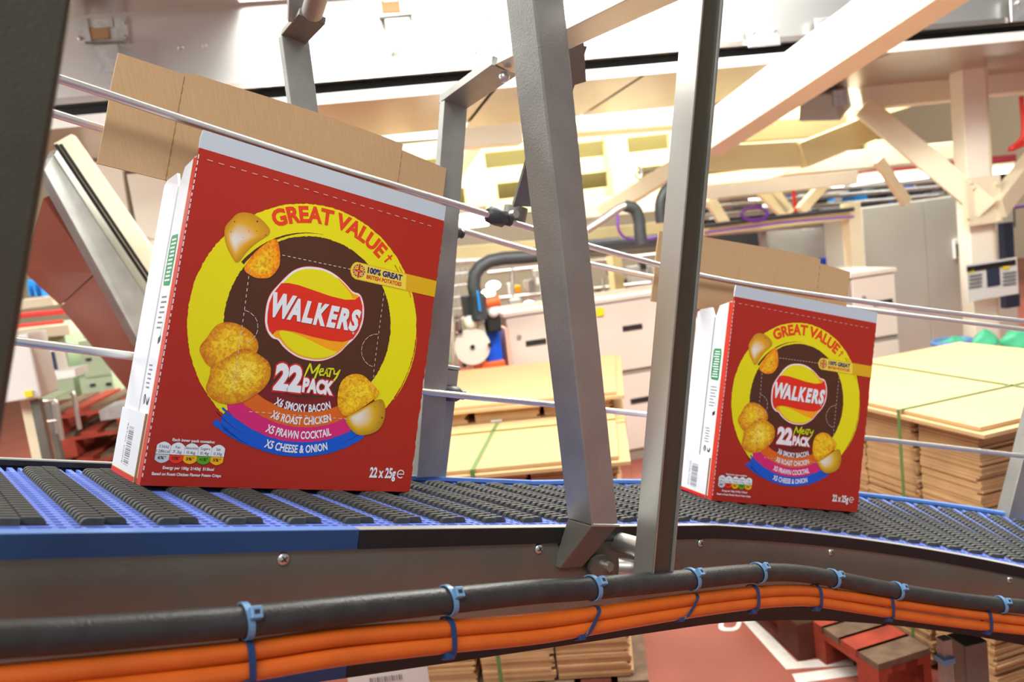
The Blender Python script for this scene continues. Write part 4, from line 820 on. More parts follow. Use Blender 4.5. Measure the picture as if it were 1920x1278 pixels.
# grey light fitting box upper right
lf = T('junction_fitting', px(1545, 235, 4.9), 'grey green light fitting box with brown underside, upper right', 'light fitting')
m_ = MB(); A_ = [px(1497, 228, 4.75), px(1576, 226, 4.75), px(1598, 200, 5.1), px(1530, 204, 5.1)]; B_ = [px(1500, 178, 4.75), px(1560, 176, 4.75), px(1590, 160, 5.1), px(1530, 162, 5.1)]
m_.hexa(A_, B_); m_.build('housing', 'cabinet_grey', lf, bevel=.01)
m_ = MB(); fr_box(m_, (1562, 170), (1590, 196), 4.73, .02); m_.build('end_plate', 'galv', lf)
# portal frame
pf_ = T('portal_frame', px(1590, 600, 5.6), 'cream portal frame with post beside the grey cabinets', 'frame')
m_ = MB(); m_.beam(px(1300, 362, 5.6), px(1602, 333, 5.6), .1, .11); m_.build('lintel', 'cream_pale', pf_, bevel=.005)
a = hc(px(1595, 380, 5.6)); MB().hbox(a[0]-.055, a[0]+.055, 5.55, 5.66, 0, a[2]).build('post', 'cream', pf_, bevel=.005)
for x0, y0, x1, y1 in ((1420, 352, 1470, 400), (1480, 400, 1440, 345), (1330, 372, 1365, 430), (1500, 395, 1545, 345), (1646, 300, 1700, 380)):
    m_ = MB(); m_.beam(px(x0, y0, 5.9), px(x1, y1, 5.9), .06, .08); m_.build('strut', 'cream', pf_)
# lights
LI = [((1322, 370), (1398, 360), 8.5, 'tube light seen under the portal lintel, left end'), ((1395, 369), (1440, 362), 7.8, 'second tube light under the portal lintel'), ((1544, 348), (1578, 345), 9.5, 'small bright tube light under the right end of the portal lintel'), ((1600, 341), (1668, 331), 8.0, 'bright tube light right of the portal post'),
      ((1682, 334), (1748, 326), 8.0, 'bright tube light left of the falling brace'), ((1868, 320), (1896, 317), 8.0, 'tube light right of the column'), ((1488, 462), (1562, 450), 10.5, 'tube light low behind the far lid flap'), ((1462, 452), (1500, 447), 12, 'faint tube light behind the far lid flap'),
      ((846, 378), (948, 364), 9., 'thin tube light below the slotted girder left of the middle post'), ((842, 418), (912, 410), 5.2, 'bright oval lamp behind the rail knob'), ((135, 300), (205, 294), 7., 'bright light above the steep chute at the left')]
for (p, q, Y, lb) in LI: light(px(*p, Y), px(*q, Y), lb, .09 if Y > 6 else .12, .075 if Y > 6 else .09)
# grey tall cabinets
a = hc(px(1616, 400, 6.3)); b = hc(px(1738, 660, 6.3)); zt_ = hc(px(1738, 374, 6.3))[2]
gc = T('tall_cabinet', H3(a[0]+1., 6.6, 0), 'tall grey steel cabinets at the right, behind the cream column', 'cabinet')
MB().hbox(a[0], hc(px(1740, 500, 6.3))[0]-.006, 6.3, 6.9, 0, zt_).build('body', 'cabinet_grey', gc, bevel=.005)
MB().hbox(hc(px(1740, 500, 6.3))[0], hc(px(1905, 500, 6.3))[0], 6.3, 6.9, 0, zt_).build('body', 'cabinet_grey', gc, bevel=.005)
m_ = MB(); fr_box(m_, (1790, 450), (1808, 482), 6.27, .03); m_.build('latch', 'white_paint', gc); m_ = MB(); fr_box(m_, (1793, 457), (1806, 480), 6.26, .012); m_.build('latch_grip', 'steel_dusty', gc)
# beige cabinets
def cabinet(name, label, x0, x1, ytop, Y, zsplit, doors, dep=.6):
    a = hc(px(x0, ytop[0], Y)); b = hc(px(x1, ytop[1], Y)); zt_ = (a[2]+b[2])/2
    r_ = T(name, H3((a[0]+b[0])/2, Y+dep/2, 0), label, 'cabinet'); MB().hbox(a[0], b[0], Y+.02, Y+dep, 0, zt_-.03).build('body', 'cabinet_gap', r_)
    MB().hbox(a[0]-.01, b[0]+.01, Y-.01, Y+dep, zt_-.03, zt_).build('top', 'cabinet', r_, bevel=.004)
    for (u0, u1) in doors:
        xa, xb = a[0]+(b[0]-a[0])*u0+.008, a[0]+(b[0]-a[0])*u1-.008
        for z0_, z1_ in ((.08, zsplit-.02), (zsplit+.02, zt_-.04)):
            d_ = MB().hbox(xa, xb, Y, Y+.02, z0_, z1_).build('door', 'cabinet', r_, bevel=.003)
            h_ = MB().hbox((xa+xb)/2-.07+(xb-xa)*.18, (xa+xb)/2+.07+(xb-xa)*.18, Y-.008, Y-.001, z1_-.20, z1_-.165); h_.build('handle', 'handle_black', d_)
            k_ = MB(); p = H3(xa+.07 if u0 < .5 else xb-.08, Y, z1_-.13); k_.cyl(p, p-BY*.014, .015, 12); k_.build('lock', 'steel', d_)
    return r_, a, b, zt_
r_, a, b, zt_ = cabinet('low_cabinet', 'beige low cabinet row with black handles, seen between the two posts', 944, 1300, (577, 545), 5.0, .62, ((0, .21), (.21, .86)))
for tl, br in (((1117, 578), (1133, 591)), ((1131, 711), (1143, 725))):
    m_ = MB(); fr_box(m_, tl, br, 4.985, .006); m_.build('warning_label', 'label_yellow', r_)
cabinet('low_cabinet', 'beige locker with two doors and round locks beside the grey cabinets', 1595, 1678, (512, 502), 4.6, .64, ((0, 1),))
cabinet('low_cabinet', 'beige cabinet partly hidden behind the far carton', 1330, 1590, (600, 585), 5.2, .62, ((0, .5), (.5, 1)))
# machine with suction hose
YK = 4.6
mc = T('wrapping_machine', px(920, 700, YK), 'blue and orange machine with white reel disc and black suction hose', 'machine')
m_ = MB(); fr_box(m_, (905, 606), (946, 690), YK, .35); m_.build('body', 'blue', mc, bevel=.008)
m_ = MB(); fr_box(m_, (902, 682), (950, 702), YK-.05, .4); m_.build('base_rail', 'orange', mc, bevel=.006)
m_ = MB(); fr_box(m_, (946, 615), (960, 690), YK+.02, .3); m_.build('side_cover', 'orange_salmon', mc)
a = hc(px(905, 700, YK)); b = hc(px(948, 700, YK)); MB().hbox(a[0], b[0], YK, YK+.3, 0, a[2]-.02).build('plinth', 'cabinet_gap', mc)
p = px(885, 649, YK-.08); m_ = MB(); m_.cyl(p, p-BY*.02, .108, 40); dd = m_.build('reel_disc', 'cabinet', mc, bevel=.004)
m_ = MB(); m_.cyl(p-BY*.02, p-BY*.035, .013, 14); m_.build('hub', 'black', dd)
for x, y in ((863, 621), (918, 646), (870, 684)):
    q = px(x, y, YK-.1); m_ = MB(); m_.cyl(q, q-BY*.03, .012, 10); m_.build('knob', 'black', mc)
m_ = MB(); fr_box(m_, (868, 596), (914, 640), YK-.05, .12); m_.build('arm_cover', 'cream_pale', mc, bevel=.01)
m_ = MB(); m_.ball(px(882, 605, YK-.08), .045, 12); m_.build('cap', 'cream_pale', mc)
hp_ = [(897, 600), (893, 560), (888, 535), (890, 515), (900, 500), (918, 489), (945, 484), (985, 482), (1030, 477)]
m_ = MB(); m_.tube([px(x, y, YK-.1) for x, y in hp_], .040, 14); m_.build('suction_hose', 'hose_black', mc)
m_ = MB(); fr_box(m_, (868, 555), (916, 596), YK-.02, .14); m_.build('pump_block', 'knob_plastic', mc, bevel=.01); m_ = MB(); m_.cyl(px(897, 555, YK-.12), px(899, 598, YK-.12), .048, 14); m_.build('hose_coupling', 'knob_plastic', mc)
m_ = MB(); fr_box(m_, (893, 545), (903, 584), YK-.2, .03); m_.build('lever', 'blue_bright', mc, bevel=.008)
m_ = MB(); m_.cyl(px(908, 568, YK-.1), px(936, 563, YK-.1), .034, 14); m_.build('motor', 'orange', mc)
m_ = MB(); m_.ball(px(925, 585, YK-.1), .035, 10); m_.ball(px(932, 578, YK-.1), .02, 8); m_.build('valve', 'white_paint', mc)
m_ = MB(); fr_box(m_, (912, 592), (942, 620), YK-.1, .1); m_.build('gearbox', 'black', mc, bevel=.01)
# far machinery glimpsed behind: carousel of orange and clear parts
fm = T('filling_machine', px(1000, 560, 6.8), 'far machine with amber blocks, clear guards and blue fittings', 'machine')
rnd = random.Random(4)
for k in range(34):
    x = 925+rnd.random()*320; y = 505+rnd.random()*60-(x-925)*.07; mt = rnd.choice(['amber', 'steel', 'dark_blue', 'steel', 'white_paint', 'black', 'cabinet_grey', 'galv'] if x < 1010 else ['steel', 'black', 'cabinet_grey', 'galv', 'knob_plastic'])
    w_ = 8+rnd.random()*16; h_ = 10+rnd.random()*26; m_ = MB(); Y = 6.6+rnd.random()*.8; fr_box(m_, (x, y), (x+w_, y+h_), Y, .08+.1*rnd.random()); m_.build(rnd.choice(['block', 'valve_body', 'bracket_plate']), mt, fm, bevel=.008)
for x0, y0, x1, y1 in ((915, 512, 1240, 476), (930, 560, 1240, 528), (1130, 520, 1134, 590), (960, 500, 962, 575), (1220, 500, 1222, 560), (1015, 500, 1016, 570)):
    m_ = MB(); m_.cyl(px(x0, y0, 6.7), px(x1, y1, 6.7), .02, 10); m_.build('guard_rail', 'steel', fm)
m_ = MB(); fr_box(m_, (1146, 470), (1174, 560), 6.2, .15); m_.build('post', 'cream_yellow', fm, bevel=.004)
m_ = MB(); fr_box(m_, (1180, 500), (1240, 548), 6.9, .1); m_.build('panel', 'ceiling_grey', fm)
for x, y in ((925, 535), (915, 550), (992, 572)):
    m_ = MB(); m_.ball(px(x, y, 6.0), .035, 10, sc=(1.6, 1, 1)); m_.build('work_lamp', 'tube_glow', fm)
# pipework and hoses above cabinets
def hose(name, label, pts, Y, r, mt, cat='pipe'):
    m_ = MB(); P3 = [px(x, y, Y) for x, y in pts]; Q = []
    if len(P3) > 2:
        E_ = [P3[0]*2-P3[1]]+P3+[P3[-1]*2-P3[-2]]
        for i in range(1, len(E_)-2):
            a_, b_, c_, d_ = E_[i-1:i+3]
            for s in np.linspace(0, 1, 5, endpoint=False): Q.append(.5*((2*b_)+(c_-a_)*s+(2*a_-5*b_+4*c_-d_)*s*s+(-a_+3*b_-3*c_+d_)*s**3))
        Q.append(P3[-1])
    else: Q = P3
    m_.tube(Q, r, 10); return m_.build(name, mt, None, label, cat)
hose('pipe', 'bright steel pipe elbow seen right of the middle post', [(1098, 432), (1130, 412), (1158, 392), (1172, 386)], 4.4, .026, 'steel')
hose('hose', 'thick black hose bending down right of the middle post', [(1172, 386), (1190, 392), (1198, 412), (1200, 435), (1203, 458)], 4.4, .036, 'hose_black')
hose('hose', 'black hose beside the left face of the right post', [(1262, 345), (1245, 362), (1238, 385), (1240, 418)], 4.5, .034, 'hose_black')
hose('pipe', 'dark horizontal pipe behind the two upper rails', [(1000, 478), (1100, 462), (1240, 450)], 5.4, .05, 'knob_plastic')
hose('pipe', 'second dark pipe under the yellow ledge', [(1090, 474), (1240, 462)], 5.7, .04, 'steel_dusty')
hose('cable', 'purple cable looping near the black hose', [(1158, 398), (1160, 430), (1175, 446), (1210, 448), (1245, 442)], 4.6, .008, 'purple', 'cable')
m_ = MB(); fr_box(m_, (830, 460), (1000, 495), 5.9, .2); fr_box(m_, (1085, 435), (1245, 452), 5.9, .2)
bm('cream_yellow', 'cross_beam', 'yellowish ledge left of the middle post above the hose', px(815, 478, 5.9), px(1010, 462, 5.9), .2, .10)
bm('cream_yellow', 'cross_beam', 'yellowish ledge right of the middle post', px(1080, 444, 5.9), px(1250, 426, 5.9), .2, .10)
hose('pipe', 'grey pipe under the yellowish ledge', [(836, 492), (1000, 482)], 5.7, .02, 'galv')
# far right equipment band above the far carton
fb = T('far_line_equipment', px(1460, 400, 7.2), 'far production line with blue, steel and black fittings above the far carton', 'machine')
for k in range(60):
    x = 1325+rnd.random()*400; y = 352+rnd.random()*75-(x-1325)*.05; mt = rnd.choice(['steel', 'blue_bright', 'black', 'galv', 'dark_blue', 'cabinet_grey', 'black', 'knob_plastic', 'white_paint', 'steel'])
    w_ = 8+rnd.random()*26; h_ = 4+rnd.random()*12; m_ = MB(); Y = 7.4+rnd.random()*1.4; fr_box(m_, (x, y), (x+w_, y+h_), Y, .1+.2*rnd.random()); m_.build(rnd.choice(['block', 'motor_block', 'panel']), mt, fb)
for k in range(12):
    x = 1600+rnd.random()*180; y = 352+rnd.random()*34-(x-1600)*.1; m_ = MB(); fr_box(m_, (x, y), (x+10+rnd.random()*22, y+5+rnd.random()*8), 7.4, .2); m_.build('block', rnd.choice(['black', 'knob_plastic', 'steel', 'blue_bright']), fb)
for y0 in (372, 384, 400, 412, 424, 436): 
    m_ = MB(); m_.cyl(px(1320, y0+4, 7.3), px(1760, y0-34, 7.3), .022, 8); m_.build('rail', rnd.choice(['steel', 'galv', 'black']), fb)
m_ = MB(); fr_box(m_, (1322, 345), (1800, 318), 9.5, .1) if False else m_.hbox(hc(px(1322, 372, 9.6))[0], hc(px(1900, 330, 9.6))[0], 9.6, 9.7, .9, hc(px(1600, 352, 9.6))[2]); m_.build('back_panel', 'black', fb)
bm('dark_red', 'cross_beam', 'dark red far rail above the tube lights at right', px(1590, 326, 8.6), px(1900, 296, 8.6), .1, .09)
bm('cream', 'cross_beam', 'grey cream soffit above the tube lights at right', px(1440, 318, 6.6), px(1800, 284, 6.6), .5, .16)
hose('pipe', 'red upright pipe seen under the portal lintel', [(1487, 350), (1492, 398)], 6.0, .016, 'red')
m_ = MB(); 
cr = T('cable_coil', px(1414, 400, 5.4), 'coil of purple cable hanging above the far carton', 'cable')
for k in range(5):
    m_ = MB(); c_ = px(1414+rnd.random()*3, 399+rnd.random()*4, 5.4+.01*k); m_.tube([c_+BX*.095*cos(t)*(1+.04*k)+np.array([0, 0, .048*sin(t)*(1+.05*k)])+BX*(-.02)*sin(t) for t in np.linspace(0, 2*pi, 28, endpoint=False)], .0065, 6, closed=True); m_.build('loop', 'purple', cr)
hose('cable', 'purple cable run along the tray behind the far lid flap', [(1322, 436), (1400, 426), (1480, 416), (1600, 406)], 5.4, .009, 'purple', 'cable')
bm('cream_yellow', 'cross_beam', 'yellowish cable ledge below the purple coil', px(1320, 432, 5.6), px(1582, 404, 5.6), .18, .07)
hose('pipe', 'dark pipe above the yellowish cable ledge', [(1320, 424), (1450, 408), (1600, 392)], 5.45, .018, 'knob_plastic')
m_ = MB(); m_.hbox(hc(px(1440, 470, 8.8))[0], hc(px(1600, 470, 8.8))[0], 8.8, 9.0, 0, 1.75); m_.build('partition', 'ceiling_grey', None, 'grey far partition behind the far lid flap', 'panel')
bm('blue', 'cross_beam', 'blue far rail behind the wing of the far lid flap', px(1540, 490, 8.0), px(1590, 484, 8.0), .1, .08)
# notices on the column
nb = T('notice_board', px(1862, 555, 4.6), 'white paper notice with photo and yellow marks fixed to the column', 'sign')
m_ = MB(); fr_box(m_, (1812, 496), (1910, 550), 4.62, .01); m_.build('sheet', 'white_paint', nb); m_ = MB(); fr_box(m_, (1814, 500), (1905, 496), 4.61, .008); m_.build('heading_bar', 'black', nb)
m_ = MB(); fr_box(m_, (1851, 505), (1876, 534), 4.61, .008); m_.build('photo', 'screen_dark', nb)
for tl, br in (((1815, 506), (1827, 510)), ((1880, 499), (1893, 503))): m_ = MB(); fr_box(m_, tl, br, 4.61, .008); m_.build('mark', 'label_yellow', nb)
for q in range(4):
    for xx in (1818, 1882): m_ = MB(); fr_box(m_, (xx, 516+q*7-(5 if xx > 1850 else 0)), (xx+24, 516+q*7-(5 if xx > 1850 else 0)), 4.61, .008); m_.build('text_line', 'print_ink_grey', nb)
for i, (tl, br) in enumerate((((1882, 418), (1903, 488)), ((1886, 548), (1913, 574)))):
    m_ = MB(); fr_box(m_, tl, br, 5.3, .06); m_.build('display_panel', 'screen_dark', None, ('dark upright panel right of the column above the notice', 'dark small screen below the notice, right of the column')[i], 'screen')
m_ = MB(); a = hc(px(1885, 330, 5.9)); m_.hbox(a[0], a[0]+.5, 5.36, 5.46, 0, a[2]); m_.build('wall_panel', 'cabinet_grey', None, 'pale grey panel at the right edge behind the column', 'panel')
hose('pipe', 'purple rail at the right edge beside the column', [(1884, 392), (1960, 380)], 5.5, .012, 'purple')
hose('pipe', 'red valve pipe at the upper right edge', [(1915, 180), (1918, 255), (1893, 280), (1930, 265)], 4.6, .016, 'red')
# green bags
def bag(label, x, y, Y, rx, rz, seed):
    rn = random.Random(seed); m_ = MB(); c_ = px(x, y, Y); n1, n2 = 22, 12; V = []
    for i in range(n2+1):
        a_ = pi*i/n2
        for j in range(n1):
            t = 2*pi*j/n1; f = 1+.14*sin(3*t+i)+.1*(rn.random()-.5)
            V.append(c_+BX*rx*f*sin(a_)*cos(t)+BY*rx*.7*f*sin(a_)*sin(t)+np.array([0, 0, rz*cos(a_)*(1+.12*sin(2*t))]))
    m_.add(V, [(i*n1+j, i*n1+(j+1) % n1, (i+1)*n1+(j+1) % n1, (i+1)*n1+j) for i in range(n2) for j in range(n1)], 0, True)
    return m_.build('plastic_bag', 'green_bag', None, label, 'bag')
b1 = bag('green plastic bin bag behind the right cardboard stack, left of the column', 1788, 668, 4.3, .17, .12, 1)
bag('green plastic bin bag bulging beside the column foot', 1846, 648, 4.2, .09, .10, 2); bag('green plastic bin bag right of the column', 1910, 640, 4.3, .12, .09, 3)
bn_ = T('waste_bin', px(1788, 720, 4.3), 'round bin rim with blue band inside the green bag', 'bin'); m_ = MB(); c_ = px(1785, 640, 4.3); m_.tube([c_+BX*.12*cos(t)+BY*.1*sin(t) for t in np.linspace(0, 2*pi, 24, endpoint=False)], .016, 8, closed=True); m_.build('rim', 'edge_light_blue', bn_); m_ = MB(); c2 = c_.copy(); c2[2] = 0; m_.cyl(c2, c_, .1, 20); m_.build('drum', 'green_box', bn_)
# ------------------------------------------------------------------ pallets of flat cardboard
def pallet(name, label, o, eu, ev, mt='wood_red', h=.14, group=None):
    """o corner on the floor, eu/ev horizontal edge vectors"""
    r_ = T(name, o+(eu+ev)/2, label, 'pallet', group); z = np.array([0, 0, 1.]); lu, lv = np.linalg.norm(eu), np.linalg.norm(ev); u_, v_ = eu/lu, ev/lv
    for k in range(3):
        for j in range(3): MB().box(o+u_*(lu-.1)*k/2+v_*(lv-.14)*j/2+z*.02, u_*.1, v_*.14, z*(h-.065)).build('block', mt, r_)
        MB().box(o+u_*(lu-.1)*k/2, u_*.1, ev, z*.02).build('bottom_board', mt, r_)
        MB().box(o+v_*(lv-.1)*k/2+z*(h-.045), v_*.1, eu, z*.022).build('stringer_board', mt, r_)
    n_b = 7
    for k in range(n_b): MB().box(o+u_*(lu-.1)*k/(n_b-1)+z*(h-.022), u_*.1, ev, z*.022).build('top_board', mt if k % 2 else 'wood_worn', r_)
    return r_
def stack(name, label, P00, P10, P01, z0, z1, cols, rows_, seed, top_over=.04, lid=True, strap=None, group=None, sheet_h=.009, mt='kraft_sheet', straps=()):
    """cardboard blanks stacked between z0 and z1 on the parallelogram P00,P10,P01 (given at height z1)"""
    rn = random.Random(seed); e = P10-P00; f = P01-P00; f = f-0; z = np.array([0, 0, 1.]); o = P00.copy(); o[2] = z0
    r_ = T(name, o+(e+f)/2, label, 'cardboard stack', group)
    lu, lv = np.linalg.norm(e), np.linalg.norm(f); u_, v_ = e/lu, f/lv; top = z1-.03 if lid else z1
    for c_ in range(cols):
        for q in range(rows_):
            nb_ = 3; zz = z0
            for b_ in range(nb_):
                zb_ = z0+(top-z0)*(b_+1)/nb_; jx, jy = (rn.random()-.5)*.022, (rn.random()-.5)*.03; pile_ = MB(); k = 0
                while zz < zb_-.002:
                    t_ = sheet_h*(.8+.5*rn.random()); d0 = .012*rn.random() + (.012 if k % 5 == 4 else 0)
                    pile_.box(o+u_*(lu*c_/cols+.012+jx+d0)+v_*(lv*q/rows_+.012+jy+.006*rn.random())+z*(zz-z0), u_*(lu/cols-.015-d0), v_*(lv/rows_-.03), z*min(t_*.86, zb_-zz)); zz += t_; k += 1
                pile_.build('sheet_bundle', mt if (b_+c_) % 2 else 'kraft_sheet', r_, kind='stuff')
    if lid:
        MB().box(o-u_*top_over-v_*top_over+z*(top-z0), u_*(lu+2*top_over), v_*(lv+2*top_over), z*.014).build('top_sheet', 'kraft_pale', r_, bevel=.002)
        MB().box(o-u_*top_over*.3-v_*top_over*.6+z*(top-z0+.015), u_*(lu+.8*top_over), v_*(lv+1.2*top_over), z*.013).build('top_sheet', 'kraft_pale', r_, bevel=.002)
    for (ax, s, m2, wd) in straps:
        q0 = o+(e*s if ax == 'u' else f*s); dd = v_ if ax == 'u' else u_; l = lv if ax == 'u' else lu; m_ = MB(); side = u_ if ax == 'u' else v_
        zt2 = z1-z0+.0005; ov_ = top_over
        m_.box(q0-dd*ov_-side*wd/2+z*zt2, dd*(l+2*ov_), side*wd, z*.0015); m_.box(q0-dd*(ov_+.002)-side*wd/2-z*0, dd*.0015, side*wd, z*(zt2+.001)); m_.build('strap', m2, r_)
    return r_
ZT = .91
def fl_(x, y): return pz(x, y, 0.)
# right stack
A0 = pz(1843, 795, ZT); A1 = pz(1620, 746, ZT); A2 = pz(1990, 742, ZT)
s1 = A1-A0; s1 = s1/np.linalg.norm(s1); s2_ = np.array([-s1[1], s1[0], 0]); 
if s2_ @ (A2-A0) < 0: s2_ = -s2_
LR = 1.0
while proj(np.append((A0+s1*LR)[:2], .16))[0] > 1612 and LR < 2.4: LR += .02
stack('cardboard_stack', 'large strapped stack of flat cardboard at the right, behind the far carton', A0, A0+s1*LR, A0+s2_*.95, .02, ZT, 4, 1, 3, straps=(('u', .28, 'strap_green', .012), ('v', .45, 'strap_green', .012)), mt='kraft_sheet')
o_ = A0.copy(); o_[2] = 0; E0 = fl_(1652, 1322); wd_ = abs((A0-E0)[:2] @ s2_[:2])-.06; pallet('pallet', 'red worn wooden pallet beside the foot of the large right cardboard stack', E0, s1*.62, s2_*max(.2, wd_))
m_ = MB(); a_ = A0+s1*.90-s2_*.02; a_[2] = ZT-.20; m_.box(a_, -s1*.17, s2_*.001, np.array([0, 0, -.09])); 
lb_ = m_.build('delivery_label', 'white_paint', None, 'white paper label with barcode on the stack right of the far carton', 'label')
for k in range(9): m_ = MB(); m_.box(a_-s1*(.10+.0065*k)-s2_*.0012+np.array([0, 0, -.05]), -s1*.003, -s2_*.0004, np.array([0, 0, -.032])); m_.build('bar', 'print_ink_black', lb_)
m_ = MB(); m_.box(a_-s1*.02-s2_*.0012+np.array([0, 0, -.025]), -s1*.12, -s2_*.0004, np.array([0, 0, -.006])); m_.build('text_line', 'print_ink_grey', lb_)
# centre stack
B0 = pz(1206, 852, ZT); B1 = pz(770, 892, ZT); d1 = B1-B0; d1[2] = 0; L1 = np.linalg.norm(d1); d1 /= L1; d2 = np.array([-d1[1], d1[0], 0])
if d2 @ BY < 0: d2 = -d2
C0 = B0+d1*.0
stack('cardboard_stack', 'strapped stack of flat cardboard with pale top sheets, behind the middle of the belt', C0+d1*.09+d2*.05, C0+d1*(L1+.15)+d2*.05, C0+d1*.09+d2*.85, .145, ZT, 3, 1, 5, top_over=.05, straps=(('u', .56, 'strap_green', .014), ('v', .55, 'strap_olive', .012)))
o_ = C0+d1*.06+d2*.05; o_[2] = 0; pallet('pallet', 'wooden pallet under the centre cardboard stack', o_, d1*(L1+.1), d2*.8, 'wood_dark')
q_ = pz(932, 790, ZT+.002); m_ = MB(); m_.box(q_-d1*.02, d1*.045, d2*.05, np.array([0, 0, .006])); m_.build('strap_clip', 'white_paint', None, 'shiny strap clip on the pale top sheet of the centre stack', 'clip')
D0 = pz(1030, 742, ZT+.08); D1 = pz(800, 765, ZT+.08)
dv = (D1-D0); dv[2] = 0; L2 = np.linalg.norm(dv); dv /= L2; dn = np.array([-dv[1], dv[0], 0]); dn = dn if dn @ BY > 0 else -dn
stack('cardboard_stack', 'slightly higher cardboard stack just behind the centre stack', D0-dv*.25, D0+dv*(L2+.1), D0-dv*.25+dn*.85, .0, ZT+.08, 3, 1, 6, top_over=.04)
# white label sheet below the conveyor, on the centre stack front
m_ = MB(); a_ = pz(655, 1270, .12) if False else pd(650, 1262, 2.28); b_ = pd(800, 1243, 2.28); m_.box(a_, b_-a_, -BY*.002, np.array([0, 0, -.12])); lb2 = m_.build('delivery_label', 'white_paint', None, 'white delivery label with barcode below the conveyor at bottom centre', 'label')
for k in range(14): m_ = MB(); m_.box(a_+(b_-a_)*(.27+.03*k)-BY*.0025+np.array([0, 0, -.022]), (b_-a_)*(.012+.008*(k % 3 == 0)), -BY*.0004, np.array([0, 0, -.018])); m_.build('bar', 'print_ink_grey', lb2)
# loose pallets and lower stack bottom right
def fl(x, y): return pz(x, y, 0.)
e0 = fl(1500, 1238)
dp = T('pallet_block', e0, 'dark wooden pallet corner standing on the floor line', 'pallet') if False else None
pu = BX; pv = BY
pallet('pallet', 'dark brown wooden pallet standing beyond the white floor corner', fl(1500, 1240)-pu*0, pu*.9, pv*.9, 'wood_dark', .16)
# ------------------------------------------------------------------ left side
YC = 3.4
_a, _b = px(62, 250, 3.2), px(330, 770, 3.9)
ch_ = T('chute_conveyor', px(300, 800, 3.7), 'steep stainless chute with red-brown floor reflection painted underneath at the left, behind the large carton', 'conveyor')
dl = (_b-_a)/np.linalg.norm(_b-_a); sd = np.cross(dl, BY); sd /= np.linalg.norm(sd)
if sd @ BX < 0: sd = -sd
def quadbox(name, mt, A_, B_, C_, D_, dep, bevel=0):
    m_ = MB(); n_ = BY*dep; m_.hexa([A_, B_, C_, D_], [A_+n_, B_+n_, C_+n_, D_+n_]); return m_.build(name, mt, ch_, bevel=bevel)
Yn = 3.1
def dq(name, mt, pts, th_=.03, bevel=0):
    V = [px(x, y, Y) for x, y, Y in pts]; n_ = np.cross(V[1]-V[0], V[2]-V[0]); n_ /= np.linalg.norm(n_); n_ = n_ if n_ @ (V[0]-CAMP) > 0 else -n_
    m_ = MB(); m_.hexa(V, [v+n_*th_ for v in V]); return m_.build(name, mt, ch_, bevel=bevel)
dq('underside_panel', 'brown_reflect', [(81, 372, 2.7), (178, 512, 2.82), (112, 572, 3.6), (40, 505, 3.5)])
dq('underside_panel', 'brown_reflect', [(179, 514, 2.82), (262, 640, 2.9), (246, 740, 3.75), (113, 575, 3.6)])
dq('side_rail', 'steel_matt', [(82, 318, 2.66), (100, 292, 2.72), (292, 585, 2.92), (262, 645, 2.86)], .03, .003)
dq('side_rail', 'steel_plate', [(100, 290, 2.72), (108, 278, 2.75), (298, 560, 2.96), (292, 585, 2.92)], .03, .003)
for off in (0, 9): m_ = MB(); m_.cyl(px(104+off, 270, 2.72), px(296+off, 556, 2.9), .006, 8); m_.build('belt_edge', 'black', ch_)
m_ = MB(); m_.beam(px(122, 262, Yn+.1), px(330, 560, Yn+.1), .05, .07); m_.build('cover_rail', 'cream', ch_)
m_ = MB(); m_.tube([px(92, 350, Yn-.2), px(100, 330, Yn-.2), px(98, 290, Yn-.2)], .022, 10); m_.build('pivot_hose', 'hose_black', ch_)
# bright cream frame pieces behind the chute
for i, (p, q, w_, lb) in enumerate((((202, 305), (222, 440), .17, 'bright cream upright left of the large carton, below the lid wing'), ((275, 325), (300, 450), .20, 'second cream upright touching the large carton'), ((200, 445), (310, 470), .12, 'cream sill joining the two uprights'))):
    m_ = MB(); m_.beam(px(*p, 5.0), px(*q, 5.0), .1, w_, (BX[0], BX[1], 0) if i < 2 else (0, 0, 1)); m_.build('cream_upright' if i < 2 else 'cream_sill', 'cream_pale', None, lb, 'beam')
m_ = MB(); fr_box(m_, (232, 320), (276, 436), 5.02, .06); m_.build('grey_panel', 'ceiling_grey', None, 'grey panel between the two bright cream uprights', 'panel')
m_ = MB(); fr_box(m_, (120, 268), (215, 284), 6.0, .1); m_.build('cross_beam', 'cream_yellow', None, 'yellowish beam above the bright light at the left', 'beam')
bm('cream', 'brace_beam', 'cream diagonal stay below the sill left of the large carton', px(255, 470, 4.8), px(310, 560, 4.8), .08, .09)
# lower left
YL = 4.6
eb_ = T('control_box', px(40, 755, 3.6), 'pale grey control box with yellow label at the left edge', 'electrical box')
m_ = MB(); fr_box(m_, (-60, 640), (78, 745), 3.6, .2); m_.build('enclosure', 'white_paint', eb_, bevel=.008); m_ = MB(); fr_box(m_, (45, 734), (62, 743), 3.59, .008); m_.build('warning_label', 'label_yellow', eb_)
m_ = MB(); a = hc(px(64, 750, 3.65)); m_.hbox(a[0]-.018, a[0]+.018, 3.65, 3.69, .02, a[2]); m_.build('post', 'steel_dusty', eb_); a = hc(px(40, 750, 3.7)); m_ = MB(); m_.hbox(a[0]-.015, a[0]+.03, 3.72, 3.8, 0, a[2]); m_.build('post', 'cream', eb_)
MB().hbox(hc(px(64, 750, 3.65))[0]-.08, hc(px(64, 750, 3.65))[0]+.08, 3.6, 3.76, 0, .02).build('foot_plate', 'steel_dusty', eb_)
mo = T('operator_terminal', px(98, 740, 4.6), 'small white operator terminal with dark screen and shelf behind the control box', 'screen')
m_ = MB(); fr_box(m_, (70, 652), (112, 704), 4.6, .15); m_.build('housing', 'white_paint', mo, bevel=.006); m_ = MB(); fr_box(m_, (84, 661), (108, 692), 4.59, .008); m_.build('display', 'screen_dark', mo)
